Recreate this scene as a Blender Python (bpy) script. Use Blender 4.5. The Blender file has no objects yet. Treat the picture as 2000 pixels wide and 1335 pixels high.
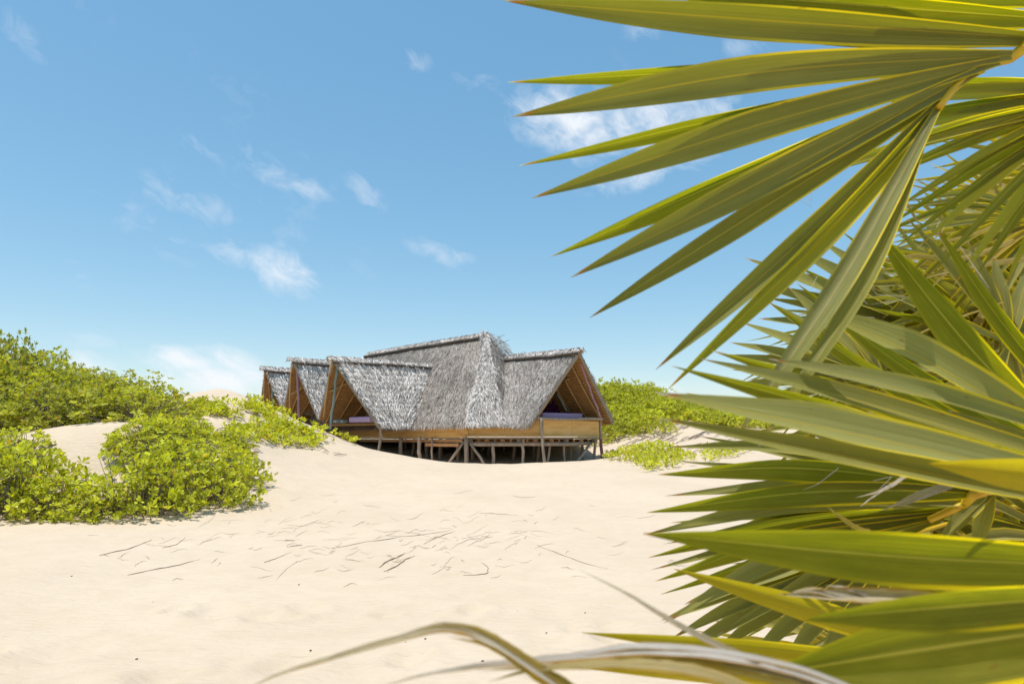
import bpy, math, random
import numpy as np
from mathutils import Vector

random.seed(7)
rng = np.random.default_rng(7)
R = math.radians
scene = bpy.context.scene
col = scene.collection

# ------------------------------------------------------------------ camera
EYE = 1.55
PITCH = R(8.0)
FPX = 1333.0                       # focal length in photograph pixels (2000 wide)
cam_d = bpy.data.cameras.new('camera')
cam_d.lens = 24.0
cam_d.sensor_width = 36.0
cam_d.clip_start = 0.03
cam_d.clip_end = 3000
cam_d.dof.use_dof = True
cam_d.dof.focus_distance = 4.5
cam_d.dof.aperture_fstop = 9.0
cam = bpy.data.objects.new('camera', cam_d)
cam.location = (0, 0, EYE)
cam.rotation_euler = (R(90) + PITCH, 0, 0)
col.objects.link(cam)
scene.camera = cam

# ------------------------------------------------------------------ world and sun
SUN_EL = R(78)
SUN_DIR = Vector((-0.70, -0.36, 0)).normalized() * math.cos(SUN_EL) + Vector((0, 0, math.sin(SUN_EL)))
world = bpy.data.worlds.new('World')
scene.world = world
world.use_nodes = True
wn, wl = world.node_tree.nodes, world.node_tree.links
wn.clear()


def nd(nodes, kind, **kw):
    n = nodes.new(kind)
    for k, v in kw.items():
        setattr(n, k, v)
    return n


def build_world():
    out = nd(wn, 'ShaderNodeOutputWorld')
    bg = nd(wn, 'ShaderNodeBackground')
    bg.inputs['Strength'].default_value = 0.15
    sky = nd(wn, 'ShaderNodeTexSky', sky_type='NISHITA', sun_disc=False)
    sky.sun_elevation = SUN_EL
    sky.sun_rotation = math.atan2(SUN_DIR.x, SUN_DIR.y)
    sky.altitude = 0
    sky.air_density = 1.0
    sky.dust_density = 0.5
    sky.ozone_density = 1.2

    def math_n(op, a, b=None, c=None, clamp=False):
        m = nd(wn, 'ShaderNodeMath', operation=op, use_clamp=clamp)
        for i, v in enumerate((a, b, c)):
            if v is None:
                continue
            if isinstance(v, (int, float)):
                m.inputs[i].default_value = v
            else:
                wl.new(v, m.inputs[i])
        return m.outputs[0]

    tc = nd(wn, 'ShaderNodeTexCoord')
    # stretched, slanted noise shared by every cloud
    mp = nd(wn, 'ShaderNodeMapping')
    wl.new(tc.outputs['Generated'], mp.inputs['Vector'])
    sep = nd(wn, 'ShaderNodeSeparateXYZ')
    wl.new(tc.outputs['Generated'], sep.inputs[0])
    az = math_n('ARCTAN2', sep.outputs['X'], sep.outputs['Y'])
    el = math_n('ARCSINE', sep.outputs['Z'])
    # rotate so that streaks run down to the right
    ca, sa = math.cos(R(-24)), math.sin(R(-24))
    s_ = math_n('ADD', math_n('MULTIPLY', az, ca), math_n('MULTIPLY', el, sa))
    t_ = math_n('SUBTRACT', math_n('MULTIPLY', el, ca), math_n('MULTIPLY', az, sa))
    cmb = nd(wn, 'ShaderNodeCombineXYZ')
    wl.new(math_n('MULTIPLY', s_, 0.62), cmb.inputs[0])
    wl.new(t_, cmb.inputs[1])
    nz = nd(wn, 'ShaderNodeTexNoise')
    nz.inputs['Scale'].default_value = 34
    nz.inputs['Detail'].default_value = 7
    nz.inputs['Roughness'].default_value = 0.62
    nz.inputs['Distortion'].default_value = 0.5
    wl.new(cmb.outputs[0], nz.inputs['Vector'])
    nz2 = nd(wn, 'ShaderNodeTexNoise')
    nz2.inputs['Scale'].default_value = 3.2
    nz2.inputs['Detail'].default_value = 3
    wl.new(cmb.outputs[0], nz2.inputs['Vector'])
    noise = nz.outputs['Fac']

    # clouds: (azimuth deg, elevation deg, half length deg, half height deg, tilt deg, amount)
    def direction(px, py):
        a, b = (px - 1000) / FPX, (667.5 - py) / FPX
        v = Vector((a, math.cos(PITCH) - b * math.sin(PITCH), math.sin(PITCH) + b * math.cos(PITCH))).normalized()
        return math.atan2(v.x, v.y), math.asin(v.z)
    blobs = [(500, 512, 3.4, .8, -20, .75), (552, 528, 2.4, 1.5, -25, 1.0), (528, 340, 2.2, .9, -40, .6), (598, 366, 2.0, .7, -12, .55),
             (712, 376, 1.6, .9, -45, .6), (348, 390, 2.4, .9, -24, .5), (420, 405, 1.7, .7, -30, .35), (222, 394, 1.5, .5, -15, .35),
             (872, 495, 2.4, .8, -18, .6), (820, 482, 1.2, .6, -25, .35), (300, 458, 2.6, 1.2, -25, .32), (383, 438, 1.2, .8, -45, .35),
             (165, 540, 2.0, .7, -35, .3), (178, 665, 1.8, .6, -10, .55), (390, 290, 1.3, .45, -25, .5), (816, 121, 1.0, .7, -30, .4),
             (16, 42, 2.0, .7, -40, .4), (360, 706, 2.6, .9, -12, 1.15), (425, 742, 3.2, 1.0, -6, 1.35), (452, 706, 2.2, .9, -14, 1.1), (345, 745, 2.2, .8, 0, 1.0), (480, 738, 2.0, .8, 0, 1.1),
             (165, 720, 1.6, 1.1, 0, 1.0), (1120, 240, 4.2, 2.2, -16, 1.15), (1290, 235, 5.6, 2.0, -4, 1.05), (1270, 330, 4.2, 1.2, 12, .85), (1050, 205, 1.6, 1.0, 10, .7),
             (1250, 66, 1.0, 1.1, -60, .5), (950, 170, 2.0, .7, -20, .3), (1275, 762, 1.8, .6, 0, .8), (1440, 90, 2, .7, 0, .5)]
    total = None
    for px, py, a, b, tilt, amt in blobs:
        a0, e0 = direction(px, py)
        c, s = math.cos(R(tilt)), math.sin(R(tilt))
        k = math.cos(e0)
        da = math_n('MULTIPLY', math_n('SUBTRACT', az, a0), k)
        de = math_n('SUBTRACT', el, e0)
        u = math_n('ADD', math_n('MULTIPLY', da, c / R(a)), math_n('MULTIPLY', de, s / R(a)))
        v = math_n('ADD', math_n('MULTIPLY', de, c / R(b)), math_n('MULTIPLY', da, -s / R(b)))
        rr = math_n('ADD', math_n('MULTIPLY', u, u), math_n('MULTIPLY', v, v))
        f = math_n('MULTIPLY', math_n('SUBTRACT', 1.0, math_n('MULTIPLY', rr, .42), clamp=True), amt)
        total = f if total is None else math_n('MAXIMUM', total, f)
    # thin wisps over the whole sky, in and out of view
    wisp = math_n('MULTIPLY', math_n('SUBTRACT', nz2.outputs['Fac'], .56, clamp=True), 2.6, clamp=True)
    total = math_n('MAXIMUM', total, math_n('MULTIPLY', wisp, .5))
    sharp = math_n('MULTIPLY', math_n('SUBTRACT', math_n('ADD', noise, math_n('MULTIPLY', total, .34)), .56), 2.3, clamp=True)
    fac = math_n('MULTIPLY', math_n('MULTIPLY', sharp, math_n('POWER', total, .7)), .85, clamp=True)
    mix = nd(wn, 'ShaderNodeMix', data_type='RGBA')
    wl.new(fac, mix.inputs['Factor'])
    hsv = nd(wn, 'ShaderNodeHueSaturation')
    hsv.inputs['Hue'].default_value = 0.488
    hsv.inputs['Saturation'].default_value = 1.62
    hsv.inputs['Value'].default_value = 1.70
    gam = nd(wn, 'ShaderNodeGamma')
    gam.inputs['Gamma'].default_value = 0.58
    wl.new(sky.outputs[0], gam.inputs['Color'])
    wl.new(gam.outputs[0], hsv.inputs['Color'])
    wl.new(hsv.outputs[0], mix.inputs[6])
    mix.inputs[7].default_value = (5.0, 5.2, 5.5, 1)
    wl.new(mix.outputs[2], bg.inputs['Color'])
    wl.new(bg.outputs[0], out.inputs['Surface'])


build_world()
sun_d = bpy.data.lights.new('sun', 'SUN')
sun_d.energy = 3.6
sun_d.angle = R(0.53)
sun_d.color = (1.0, 0.955, 0.88)
sun = bpy.data.objects.new('sun', sun_d)
sun.rotation_euler = SUN_DIR.to_track_quat('Z', 'Y').to_euler()
sun.location = SUN_DIR * 60
col.objects.link(sun)

vs = scene.view_settings
vs.view_transform = 'Standard'
vs.look = 'None'
vs.exposure = 0.32
vs.gamma = 1.0
vs.use_curve_mapping = False
scene.cycles.max_bounces = 8
scene.cycles.diffuse_bounces = 3
scene.cycles.glossy_bounces = 2
scene.cycles.transmission_bounces = 4
scene.cycles.transparent_max_bounces = 4
scene.cycles.caustics_reflective = False
scene.cycles.caustics_refractive = False
scene.cycles.use_denoising = True


# ------------------------------------------------------------------ helpers
def at(px, py, Y):
    """World point at distance Y (along +Y) seen at that place of the photograph."""
    a, b = (px - 1000) / FPX, (667.5 - py) / FPX
    d = Vector((a, math.cos(PITCH) - b * math.sin(PITCH), math.sin(PITCH) + b * math.cos(PITCH)))
    return Vector((0, 0, EYE)) + d * (Y / d.y)


def tag(o, label=None, cat=None, group=None, kind=None):
    if label: o['label'] = label
    if cat: o['category'] = cat
    if group: o['group'] = group
    if kind: o['kind'] = kind
    return o


def empty(name, loc=(0, 0, 0), parent=None):
    o = bpy.data.objects.new(name, None)
    o.location = loc
    o.empty_display_size = .2
    col.objects.link(o)
    o.parent = parent
    return o


def np_mesh(name, V, faces, color=None, uv=None, smooth=False):
    """faces: list of int arrays (n,3)/(n,4); color (nverts,3); uv (nverts,2)."""
    V = np.asarray(V, dtype=np.float32)
    me = bpy.data.meshes.new(name)
    faces = [np.asarray(f, dtype=np.int32) for f in faces if len(f)]
    loops = np.concatenate([f.ravel() for f in faces])
    sizes = np.concatenate([np.full(len(f), f.shape[1], np.int32) for f in faces])
    starts = np.concatenate([[0], np.cumsum(sizes)[:-1]]).astype(np.int32)
    me.vertices.add(len(V)); me.vertices.foreach_set('co', V.ravel())
    me.loops.add(len(loops)); me.loops.foreach_set('vertex_index', loops)
    me.polygons.add(len(sizes)); me.polygons.foreach_set('loop_start', starts); me.polygons.foreach_set('loop_total', sizes)
    if color is not None:
        color = np.asarray(color, np.float32)
        c = np.ones((len(V), 4), np.float32); c[:, :color.shape[1]] = color
        a = me.attributes.new('tint', 'FLOAT_COLOR', 'POINT')
        a.data.foreach_set('color', c.ravel())
    if uv is not None:
        l = me.uv_layers.new(name='UVMap')
        l.data.foreach_set('uv', np.asarray(uv, np.float32)[loops].ravel())
    me.update(calc_edges=True)
    if smooth:
        me.polygons.foreach_set('use_smooth', np.ones(len(sizes), bool))
    me.validate()
    return me


def link(name, me, mat, parent=None):
    o = bpy.data.objects.new(name, me)
    if mat is not None and not me.materials:
        for m in (mat if isinstance(mat, (list, tuple)) else [mat]):
            me.materials.append(m)
    col.objects.link(o)
    o.parent = parent
    if parent is not None:
        o.location = -parent.matrix_local_loc if False else (0, 0, 0)
    return o


class MB:
    """Collects simple solids in world coordinates."""
    def __init__(self):
        self.v, self.f, self.c, self.uvs = [], [], [], []

    def add(self, verts, faces, color=(1, 1, 1)):
        b = len(self.v)
        self.v += [tuple(p) for p in verts]
        self.c += [color] * len(verts)
        self.f += [tuple(b + i for i in f) for f in faces]

    def tube(self, pts, radii, n=8, wob=0.0, color=(1, 1, 1), cap=True):
        pts = [Vector(p) for p in pts]
        if isinstance(radii, (int, float)): radii = [radii] * len(pts)
        b = len(self.v)
        ref = Vector((0.31, 0.52, 0.79))
        for i, p in enumerate(pts):
            t = (pts[min(i + 1, len(pts) - 1)] - pts[max(i - 1, 0)]).normalized()
            if abs(t.dot(ref)) > .95: ref = Vector((1, 0, 0))
            s = t.cross(ref).normalized(); u = s.cross(t)
            for k in range(n):
                a = 2 * math.pi * k / n
                r = radii[i] * (1 + wob * (random.random() - .5))
                self.v.append(tuple(p + s * (r * math.cos(a)) + u * (r * math.sin(a))))
                self.c.append(color)
        for i in range(len(pts) - 1):
            for k in range(n):
                k2 = (k + 1) % n
                self.f.append((b + i * n + k, b + i * n + k2, b + (i + 1) * n + k2, b + (i + 1) * n + k))
        if cap:
            self.f.append(tuple(b + k for k in range(n))[::-1])
            self.f.append(tuple(b + (len(pts) - 1) * n + k for k in range(n)))
        return self

    def prism(self, quad, off, color=(1, 1, 1)):
        """Closed box from a quad and an offset vector (or four of them)."""
        q = [Vector(p) for p in quad]
        offs = off if isinstance(off, (list, tuple)) and len(off) == 4 and isinstance(off[0], Vector) else [Vector(off)] * 4
        v = q + [p + o for p, o in zip(q, offs)]
        self.add(v, [(0, 1, 2, 3), (7, 6, 5, 4), (0, 4, 5, 1), (1, 5, 6, 2), (2, 6, 7, 3), (3, 7, 4, 0)], color)
        return self

    def beam(self, a, b, w, h, up=Vector((0, 0, 1)), color=(1, 1, 1)):
        a, b = Vector(a), Vector(b)
        t = (b - a).normalized(); s = t.cross(up).normalized(); u = s.cross(t)
        c = [a - s * w / 2 - u * h / 2, a + s * w / 2 - u * h / 2, a + s * w / 2 + u * h / 2, a - s * w / 2 + u * h / 2]
        return self.prism(c, b - a, color)

    def build(self, name, mat, parent=None, smooth=False, bevel=0.0):
        me = bpy.data.meshes.new(name)
        me.from_pydata(self.v, [], self.f)
        a = me.attributes.new('tint', 'FLOAT_COLOR', 'POINT')
        a.data.foreach_set('color', np.array([(*c, 1) for c in self.c], np.float32).ravel())
        me.update()
        if smooth:
            me.polygons.foreach_set('use_smooth', np.ones(len(me.polygons), bool))
        o = link(name, me, mat, parent)
        if bevel:
            m = o.modifiers.new('bevel', 'BEVEL'); m.width = bevel; m.segments = 2
        return o


# ------------------------------------------------------------------ materials
def new_mat(name):
    m = bpy.data.materials.new(name)
    m.use_nodes = True
    n, l = m.node_tree.nodes, m.node_tree.links
    n.clear()
    out = nd(n, 'ShaderNodeOutputMaterial')
    return m, n, l, out


def ramp(n, stops):
    r = nd(n, 'ShaderNodeValToRGB')
    e = r.color_ramp.elements
    while len(e) < len(stops): e.new(0.5)
    for el_, (p, c) in zip(e, stops):
        el_.position = p; el_.color = (*c, 1) if len(c) == 3 else c
    return r


def mix_rgb(n, l, fac, a, b, blend='MIX'):
    m = nd(n, 'ShaderNodeMix', data_type='RGBA', blend_type=blend)
    for sock, v in ((m.inputs['Factor'], fac), (m.inputs[6], a), (m.inputs[7], b)):
        if isinstance(v, (int, float)): sock.default_value = v
        elif isinstance(v, tuple): sock.default_value = (*v, 1) if len(v) == 3 else v
        else: l.new(v, sock)
    return m.outputs[2]


def mth(n, l, op, a, b=None, clamp=False):
    m = nd(n, 'ShaderNodeMath', operation=op, use_clamp=clamp)
    for i, v in enumerate((a, b)):
        if v is None: continue
        if isinstance(v, (int, float)): m.inputs[i].default_value = v
        else: l.new(v, m.inputs[i])
    return m.outputs[0]


def maprange(n, l, v, a, b, c=0.0, d=1.0, smooth=True):
    m = nd(n, 'ShaderNodeMapRange', interpolation_type='SMOOTHSTEP' if smooth else 'LINEAR')
    l.new(v, m.inputs['Value'])
    for k, x in zip(('From Min', 'From Max', 'To Min', 'To Max'), (a, b, c, d)): m.inputs[k].default_value = x
    return m.outputs['Result']


def noise(n, l, scale, detail=4, rough=.55, vec=None, dist=0.0):
    t = nd(n, 'ShaderNodeTexNoise')
    t.inputs['Scale'].default_value = scale; t.inputs['Detail'].default_value = detail
    t.inputs['Roughness'].default_value = rough; t.inputs['Distortion'].default_value = dist
    if vec is not None: l.new(vec, t.inputs['Vector'])
    return t.outputs['Fac']


def scaled(n, l, vec, s):
    m = nd(n, 'ShaderNodeMapping')
    m.inputs['Scale'].default_value = s
    l.new(vec, m.inputs['Vector'])
    return m.outputs['Vector']


def bump(n, l, h, strength, dist):
    b = nd(n, 'ShaderNodeBump')
    b.inputs['Strength'].default_value = strength; b.inputs['Distance'].default_value = dist
    l.new(h, b.inputs['Height'])
    return b.outputs['Normal']


def bsdf(n, l, out, color, rough=.7, spec=.3, normal=None):
    p = nd(n, 'ShaderNodeBsdfPrincipled')
    if isinstance(color, tuple): p.inputs['Base Color'].default_value = (*color, 1)
    else: l.new(color, p.inputs['Base Color'])
    if isinstance(rough, (int, float)): p.inputs['Roughness'].default_value = rough
    else: l.new(rough, p.inputs['Roughness'])
    p.inputs['Specular IOR Level'].default_value = spec
    if normal is not None: l.new(normal, p.inputs['Normal'])
    if out is not None: l.new(p.outputs[0], out.inputs['Surface'])
    return p


def mat_sand():
    m, n, l, out = new_mat('sand')
    tc = nd(n, 'ShaderNodeTexCoord'); P = tc.outputs['Object']
    big = noise(n, l, .35, 4, .5, P)
    mid = noise(n, l, 3.0, 5, .6, P)
    fine = noise(n, l, 160, 3, .7, P)
    c = ramp(n, [(.3, (.575, .462, .34)), (.7, (.635, .517, .388))]); l.new(big, c.inputs[0])
    c2 = mix_rgb(n, l, mth(n, l, 'MULTIPLY', maprange(n, l, mid, .35, .7), .35), c.outputs[0], (.53, .41, .275))
    speck = maprange(n, l, noise(n, l, 55, 2, .5, P), .70, .76)
    c3 = mix_rgb(n, l, mth(n, l, 'MULTIPLY', speck, .35), c2, (.34, .25, .17))
    c4 = mix_rgb(n, l, mth(n, l, 'MULTIPLY', maprange(n, l, fine, .3, .8), .18), c3, (.71, .60, .45))
    # wind ripples, faint
    rip = noise(n, l, 1.0, 3, .5, scaled(n, l, P, (5, 16, 5)), .4)
    h = mth(n, l, 'ADD', mth(n, l, 'MULTIPLY', rip, .9), mth(n, l, 'MULTIPLY', fine, .09))
    h = mth(n, l, 'ADD', h, mth(n, l, 'MULTIPLY', noise(n, l, 22, 4, .6, P), .16))
    bsdf(n, l, out, c4, .92, .15, bump(n, l, h, .8, .04))
    return m


def mat_thatch():
    m, n, l, out = new_mat('dry_palm_thatch')
    a = nd(n, 'ShaderNodeAttribute', attribute_name='tint')
    tc = nd(n, 'ShaderNodeTexCoord')
    v = noise(n, l, 1.1, 3, .5, tc.outputs['Object'])
    c = mix_rgb(n, l, mth(n, l, 'MULTIPLY', maprange(n, l, v, .35, .7), .35), a.outputs['Color'], (.30, .25, .21), 'MULTIPLY')
    c = mix_rgb(n, l, .0, c, c)
    bsdf(n, l, out, c, .5, .45)
    return m


def mat_under():
    m, n, l, out = new_mat('thatch_underside')
    tc = nd(n, 'ShaderNodeTexCoord')
    v = noise(n, l, 5, 6, .7, scaled(n, l, tc.outputs['Object'], (1, 1, 5)))
    c = ramp(n, [(.25, (.17, .085, .03)), (.55, (.41, .225, .085)), (.8, (.56, .36, .16))]); l.new(v, c.inputs[0])
    bsdf(n, l, out, c.outputs[0], .8, .2, bump(n, l, v, .6, .03))
    return m


def mat_wood(name, stops, sc=(14, 14, 1.4), rough=.75):
    m, n, l, out = new_mat(name)
    tc = nd(n, 'ShaderNodeTexCoord')
    v = noise(n, l, 1.0, 6, .65, scaled(n, l, tc.outputs['Object'], sc), .3)
    c = ramp(n, stops); l.new(v, c.inputs[0])
    bsdf(n, l, out, c.outputs[0], rough, .25, bump(n, l, v, .5, .02))
    return m


def mat_leaf(name, trans=.35, rough=.45, spec=.4):
    """Leaves coloured by their own tint attribute, thin and translucent."""
    m, n, l, out = new_mat(name)
    a = nd(n, 'ShaderNodeAttribute', attribute_name='tint')
    p = bsdf(n, l, None, a.outputs['Color'], rough, spec)
    t = nd(n, 'ShaderNodeBsdfTranslucent')
    l.new(mix_rgb(n, l, 1.0, a.outputs['Color'], (1.5, 1.4, .35), 'MULTIPLY'), t.inputs['Color'])
    mx = nd(n, 'ShaderNodeMixShader'); mx.inputs[0].default_value = trans
    l.new(p.outputs[0], mx.inputs[1]); l.new(t.outputs[0], mx.inputs[2]); l.new(mx.outputs[0], out.inputs['Surface'])
    return m


def mat_tint(name, rough=.8, spec=.2):
    m, n, l, out = new_mat(name)
    a = nd(n, 'ShaderNodeAttribute', attribute_name='tint')
    tc = nd(n, 'ShaderNodeTexCoord')
    v = noise(n, l, 9, 5, .6, tc.outputs['Object'])
    c = mix_rgb(n, l, mth(n, l, 'MULTIPLY', v, .7), a.outputs['Color'], (.45, .42, .4), 'MULTIPLY')
    bsdf(n, l, out, c, rough, spec)
    return m


def mat_palm():
    """Fan palm blade: UV x across, y from base to tip; tint = (dryness, random, greyness)."""
    m, n, l, out = new_mat('fan_palm_blade')
    uvn = nd(n, 'ShaderNodeUVMap', uv_map='UVMap')
    sep = nd(n, 'ShaderNodeSeparateXYZ'); l.new(uvn.outputs[0], sep.inputs[0])
    u, v = sep.outputs['X'], sep.outputs['Y']
    a = nd(n, 'ShaderNodeAttribute', attribute_name='tint')
    sc = nd(n, 'ShaderNodeSeparateColor'); l.new(a.outputs['Color'], sc.inputs[0])
    dry, rnd, grey = sc.outputs[0], sc.outputs[1], sc.outputs[2]
    off = nd(n, 'ShaderNodeCombineXYZ'); l.new(mth(n, l, 'MULTIPLY', rnd, 37.0), off.inputs[0]); l.new(mth(n, l, 'MULTIPLY', rnd, 11.0), off.inputs[1])
    vec = nd(n, 'ShaderNodeVectorMath', operation='ADD'); l.new(uvn.outputs[0], vec.inputs[0]); l.new(off.outputs[0], vec.inputs[1])
    veins = noise(n, l, 1.0, 3, .6, scaled(n, l, vec.outputs[0], (46, .8, 1)))
    blot = noise(n, l, 1.0, 4, .6, scaled(n, l, vec.outputs[0], (2.2, 5, 1)))
    wide = noise(n, l, 1.0, 3, .6, scaled(n, l, vec.outputs[0], (9, 1.1, 1)))
    d = mth(n, l, 'ABSOLUTE', mth(n, l, 'SUBTRACT', u, .5))
    rib = mth(n, l, 'SUBTRACT', 1.0, maprange(n, l, d, .008, .034))
    edge = mth(n, l, 'MULTIPLY', maprange(n, l, d, .415, .44), maprange(n, l, v, .42, .62, 1.0, .12))
    g1 = mix_rgb(n, l, maprange(n, l, blot, .3, .7), (.165, .165, .024), (.225, .215, .042))
    g2 = mix_rgb(n, l, mth(n, l, 'MULTIPLY', maprange(n, l, veins, .35, .65), .55), g1, (.105, .108, .014))
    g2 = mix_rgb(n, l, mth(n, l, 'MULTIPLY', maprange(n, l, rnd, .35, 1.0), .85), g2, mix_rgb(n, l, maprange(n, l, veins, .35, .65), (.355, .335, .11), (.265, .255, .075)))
    yel = (.44, .33, .045)
    g3 = mix_rgb(n, l, mth(n, l, 'MULTIPLY', rib, .85), g2, mix_rgb(n, l, maprange(n, l, rnd, .45, .6), (.40, .34, .14), yel))
    g3 = mix_rgb(n, l, mth(n, l, 'MULTIPLY', edge, .95), g3, (.68, .52, .02))
    spot = maprange(n, l, noise(n, l, 1.0, 3, .5, scaled(n, l, vec.outputs[0], (6, 22, 1))), .66, .73)
    g3 = mix_rgb(n, l, mth(n, l, 'MULTIPLY', spot, .55), g3, (.20, .10, .03))
    # dry: yellow to orange brown
    drc = ramp(n, [(.25, (.42, .24, .035)), (.5, (.46, .35, .07)), (.75, (.33, .16, .05))]); l.new(veins, drc.inputs[0])
    g4 = mix_rgb(n, l, dry, g3, drc.outputs[0])
    gr = ramp(n, [(.3, (.22, .13, .06)), (.41, (.62, .54, .44)), (.50, (.80, .76, .71)), (.545, (.36, .24, .13)), (.59, (.76, .71, .64)), (.67, (.58, .30, .08))]); l.new(mth(n, l, 'ADD', mth(n, l, 'MULTIPLY', wide, .75), mth(n, l, 'MULTIPLY', veins, .25)), gr.inputs[0])
    gre = maprange(n, l, mth(n, l, 'ADD', d, mth(n, l, 'MULTIPLY', mth(n, l, 'SUBTRACT', blot, .5), .5)), .36, .46)
    gro = mix_rgb(n, l, gre, gr.outputs[0], (.46, .25, .05))
    g5 = mix_rgb(n, l, mth(n, l, 'MULTIPLY', grey, maprange(n, l, mth(n, l, 'ADD', mth(n, l, 'MULTIPLY', wide, .6), mth(n, l, 'MULTIPLY', blot, .4)), .34, .44)), g4, gro)
    # withered tip
    vt = mth(n, l, 'ADD', v, mth(n, l, 'ADD', mth(n, l, 'MULTIPLY', mth(n, l, 'SUBTRACT', blot, .5), .07), mth(n, l, 'MULTIPLY', mth(n, l, 'SUBTRACT', rnd, .75), .05)))
    g6 = mix_rgb(n, l, maprange(n, l, vt, .94, .968), g5, (.36, .18, .04))
    g7 = mix_rgb(n, l, maprange(n, l, vt, .968, .985), g6, (.48, .42, .37))
    h = veins
    nrm = bump(n, l, h, .7, .003)
    p = bsdf(n, l, None, g7, .44, .32, nrm)
    t = nd(n, 'ShaderNodeBsdfTranslucent')
    l.new(mix_rgb(n, l, 1.0, g7, (2.2, 2.25, .12), 'MULTIPLY'), t.inputs['Color'])
    l.new(nrm, t.inputs['Normal'])
    mx = nd(n, 'ShaderNodeMixShader'); l.new(mth(n, l, 'MULTIPLY', maprange(n, l, grey, 0, 1, 1, .2), a.outputs['Alpha']), mx.inputs[0])
    l.new(p.outputs[0], mx.inputs[1]); l.new(t.outputs[0], mx.inputs[2]); l.new(mx.outputs[0], out.inputs['Surface'])
    return m


M_SAND = mat_sand()
M_THATCH = mat_thatch()
M_UNDER = mat_under()
M_EDGE = mat_wood('thatch_edge', [(.25, (.10, .08, .065)), (.5, (.26, .22, .185)), (.75, (.40, .36, .32))], (22, 22, 22), .85)
M_POST = mat_wood('weathered_post', [(.25, (.16, .115, .085)), (.5, (.33, .25, .185)), (.75, (.45, .37, .29))])
M_DARKPOLE = mat_wood('dark_ridge_pole', [(.25, (.045, .034, .026)), (.6, (.11, .085, .065)), (.8, (.20, .16, .125))], (6, 6, 6))
M_RAFTER = mat_wood('rafter_pole', [(.25, (.25, .13, .05)), (.55, (.44, .27, .11)), (.8, (.52, .36, .18))])
M_BOARD = mat_wood('ochre_board', [(.2, (.44, .22, .06)), (.5, (.68, .39, .125)), (.75, (.74, .49, .22))], (1.2, 1.2, 9), .65)
M_FASCIA = mat_wood('sawn_timber', [(.2, (.34, .15, .055)), (.5, (.52, .26, .11)), (.8, (.60, .36, .19))], (1.2, 1.2, 14), .7)
M_PURPLE = mat_wood('purple_painted_pole', [(.3, (.25, .13, .17)), (.7, (.40, .25, .28))])
M_TEAL = mat_wood('grey_green_painted_pole', [(.3, (.12, .17, .165)), (.7, (.27, .33, .30))])
M_RED = mat_wood('post_with_red_paint', [(.3, (.22, .08, .06)), (.7, (.36, .17, .12))])
M_TINT = mat_tint('mixed_dry_matter')
M_LEAF = mat_leaf('shrub_leaf', .4, .5, .25)
M_PALM = mat_palm()


def mat_cloth(name, c1, c2):
    m, n, l, out = new_mat(name)
    tc = nd(n, 'ShaderNodeTexCoord')
    v = noise(n, l, 14, 4, .6, tc.outputs['Object'])
    w = nd(n, 'ShaderNodeTexVoronoi'); w.inputs['Scale'].default_value = 26; l.new(tc.outputs['Object'], w.inputs['Vector'])
    c = mix_rgb(n, l, maprange(n, l, w.outputs['Distance'], .15, .5), c1, c2)
    bsdf(n, l, out, c, .9, .1, bump(n, l, v, .4, .02))
    return m


M_LAV = mat_cloth('lavender_cotton', (.56, .44, .62), (.42, .31, .50))
M_BLUE = mat_cloth('pale_blue_cotton', (.34, .42, .42), (.25, .33, .34))
M_CURT = mat_cloth('dark_purple_cloth', (.11, .03, .09), (.06, .015, .05))

# ------------------------------------------------------------------ terrain
CTRL = []


def cp(px, py, Y):
    p = at(px, py, Y); CTRL.append((p.x, p.y, p.z))


def cw(x, y, z): CTRL.append((x, y, z))


# flat sand near the camera
for x, y, z in [(-8, -4, 0), (0, -4, 0), (8, -4, .1), (-5, 2, 0), (0, 2, -.02), (5, 2, .05), (-6, 6, .0), (-2, 6, -.02), (2, 6, .02), (7, 6, .1), (12, 8, .25)]:
    cw(x, y, z)
for px, py, Y in [(300, 1100, 9.0), (650, 1100, 8.9), (1000, 1100, 8.8), (1250, 1100, 9.0),
                  (650, 1000, 13.6), (1000, 1000, 13.6), (1300, 1000, 13.8), (1600, 1000, 14.2),
                  (700, 950, 17.6), (1000, 945, 18.0), (1300, 940, 18.6), (1550, 930, 19.5),
                  (780, 915, 21.5), (1000, 920, 22.0), (1200, 918, 22.5),
                  (875, 905.5, 24.6), (960, 905.5, 24.6), (1060, 902, 24.8), (1160, 899, 25.4),
                  (830, 897, 25.0), (780, 888.5, 25.4), (735, 878.5, 25.6), (695, 868, 25.4),
                  (650, 855, 25.2), (600, 836, 25.2), (560, 818, 25.4), (520, 797, 25.8),
                  (470, 772, 26.3), (430, 756.5, 26.8), (392, 770, 26.8),
                  (650, 873, 23.2), (600, 888, 21.0), (560, 905, 19.0), (520, 935, 16.6), (500, 985, 14.4), (480, 1005, 13.4),
                  (500, 880, 19.0), (540, 860, 21.5), (450, 830, 20.0), (400, 822, 20.5), (480, 800, 23.5), (430, 790, 23.5),
                  (430, 905, 16.4), (380, 880, 16.2), (330, 865, 16.0),
                  (240, 855, 15.6), (150, 859, 15.5), (95, 865, 15.3), (40, 872, 15.3),
                  (215, 935, 14.6), (130, 930, 14.5), (60, 950, 14.2),
                  (100, 1022, 12.3), (250, 1010, 12.8), (400, 1000, 13.2), (0, 1020, 12.2), (-150, 1020, 12.2), (200, 1040, 11.4), (430, 1030, 12.0),
                  (-150, 880, 15.6), (1500, 885, 26.5), (1700, 880, 26), (1900, 880, 25),
                  (1180, 898, 28.0), (1250, 917, 22.6), (1300, 905, 24.0), (1270, 876, 27.5), (1330, 880, 27.5), (1400, 868, 29.0),
                  (1210, 872, 30.5), (1290, 842, 33.0), (1400, 838, 33.5), (1500, 850, 33), (1600, 840, 33)]:
    cp(px, py, Y)
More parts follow.
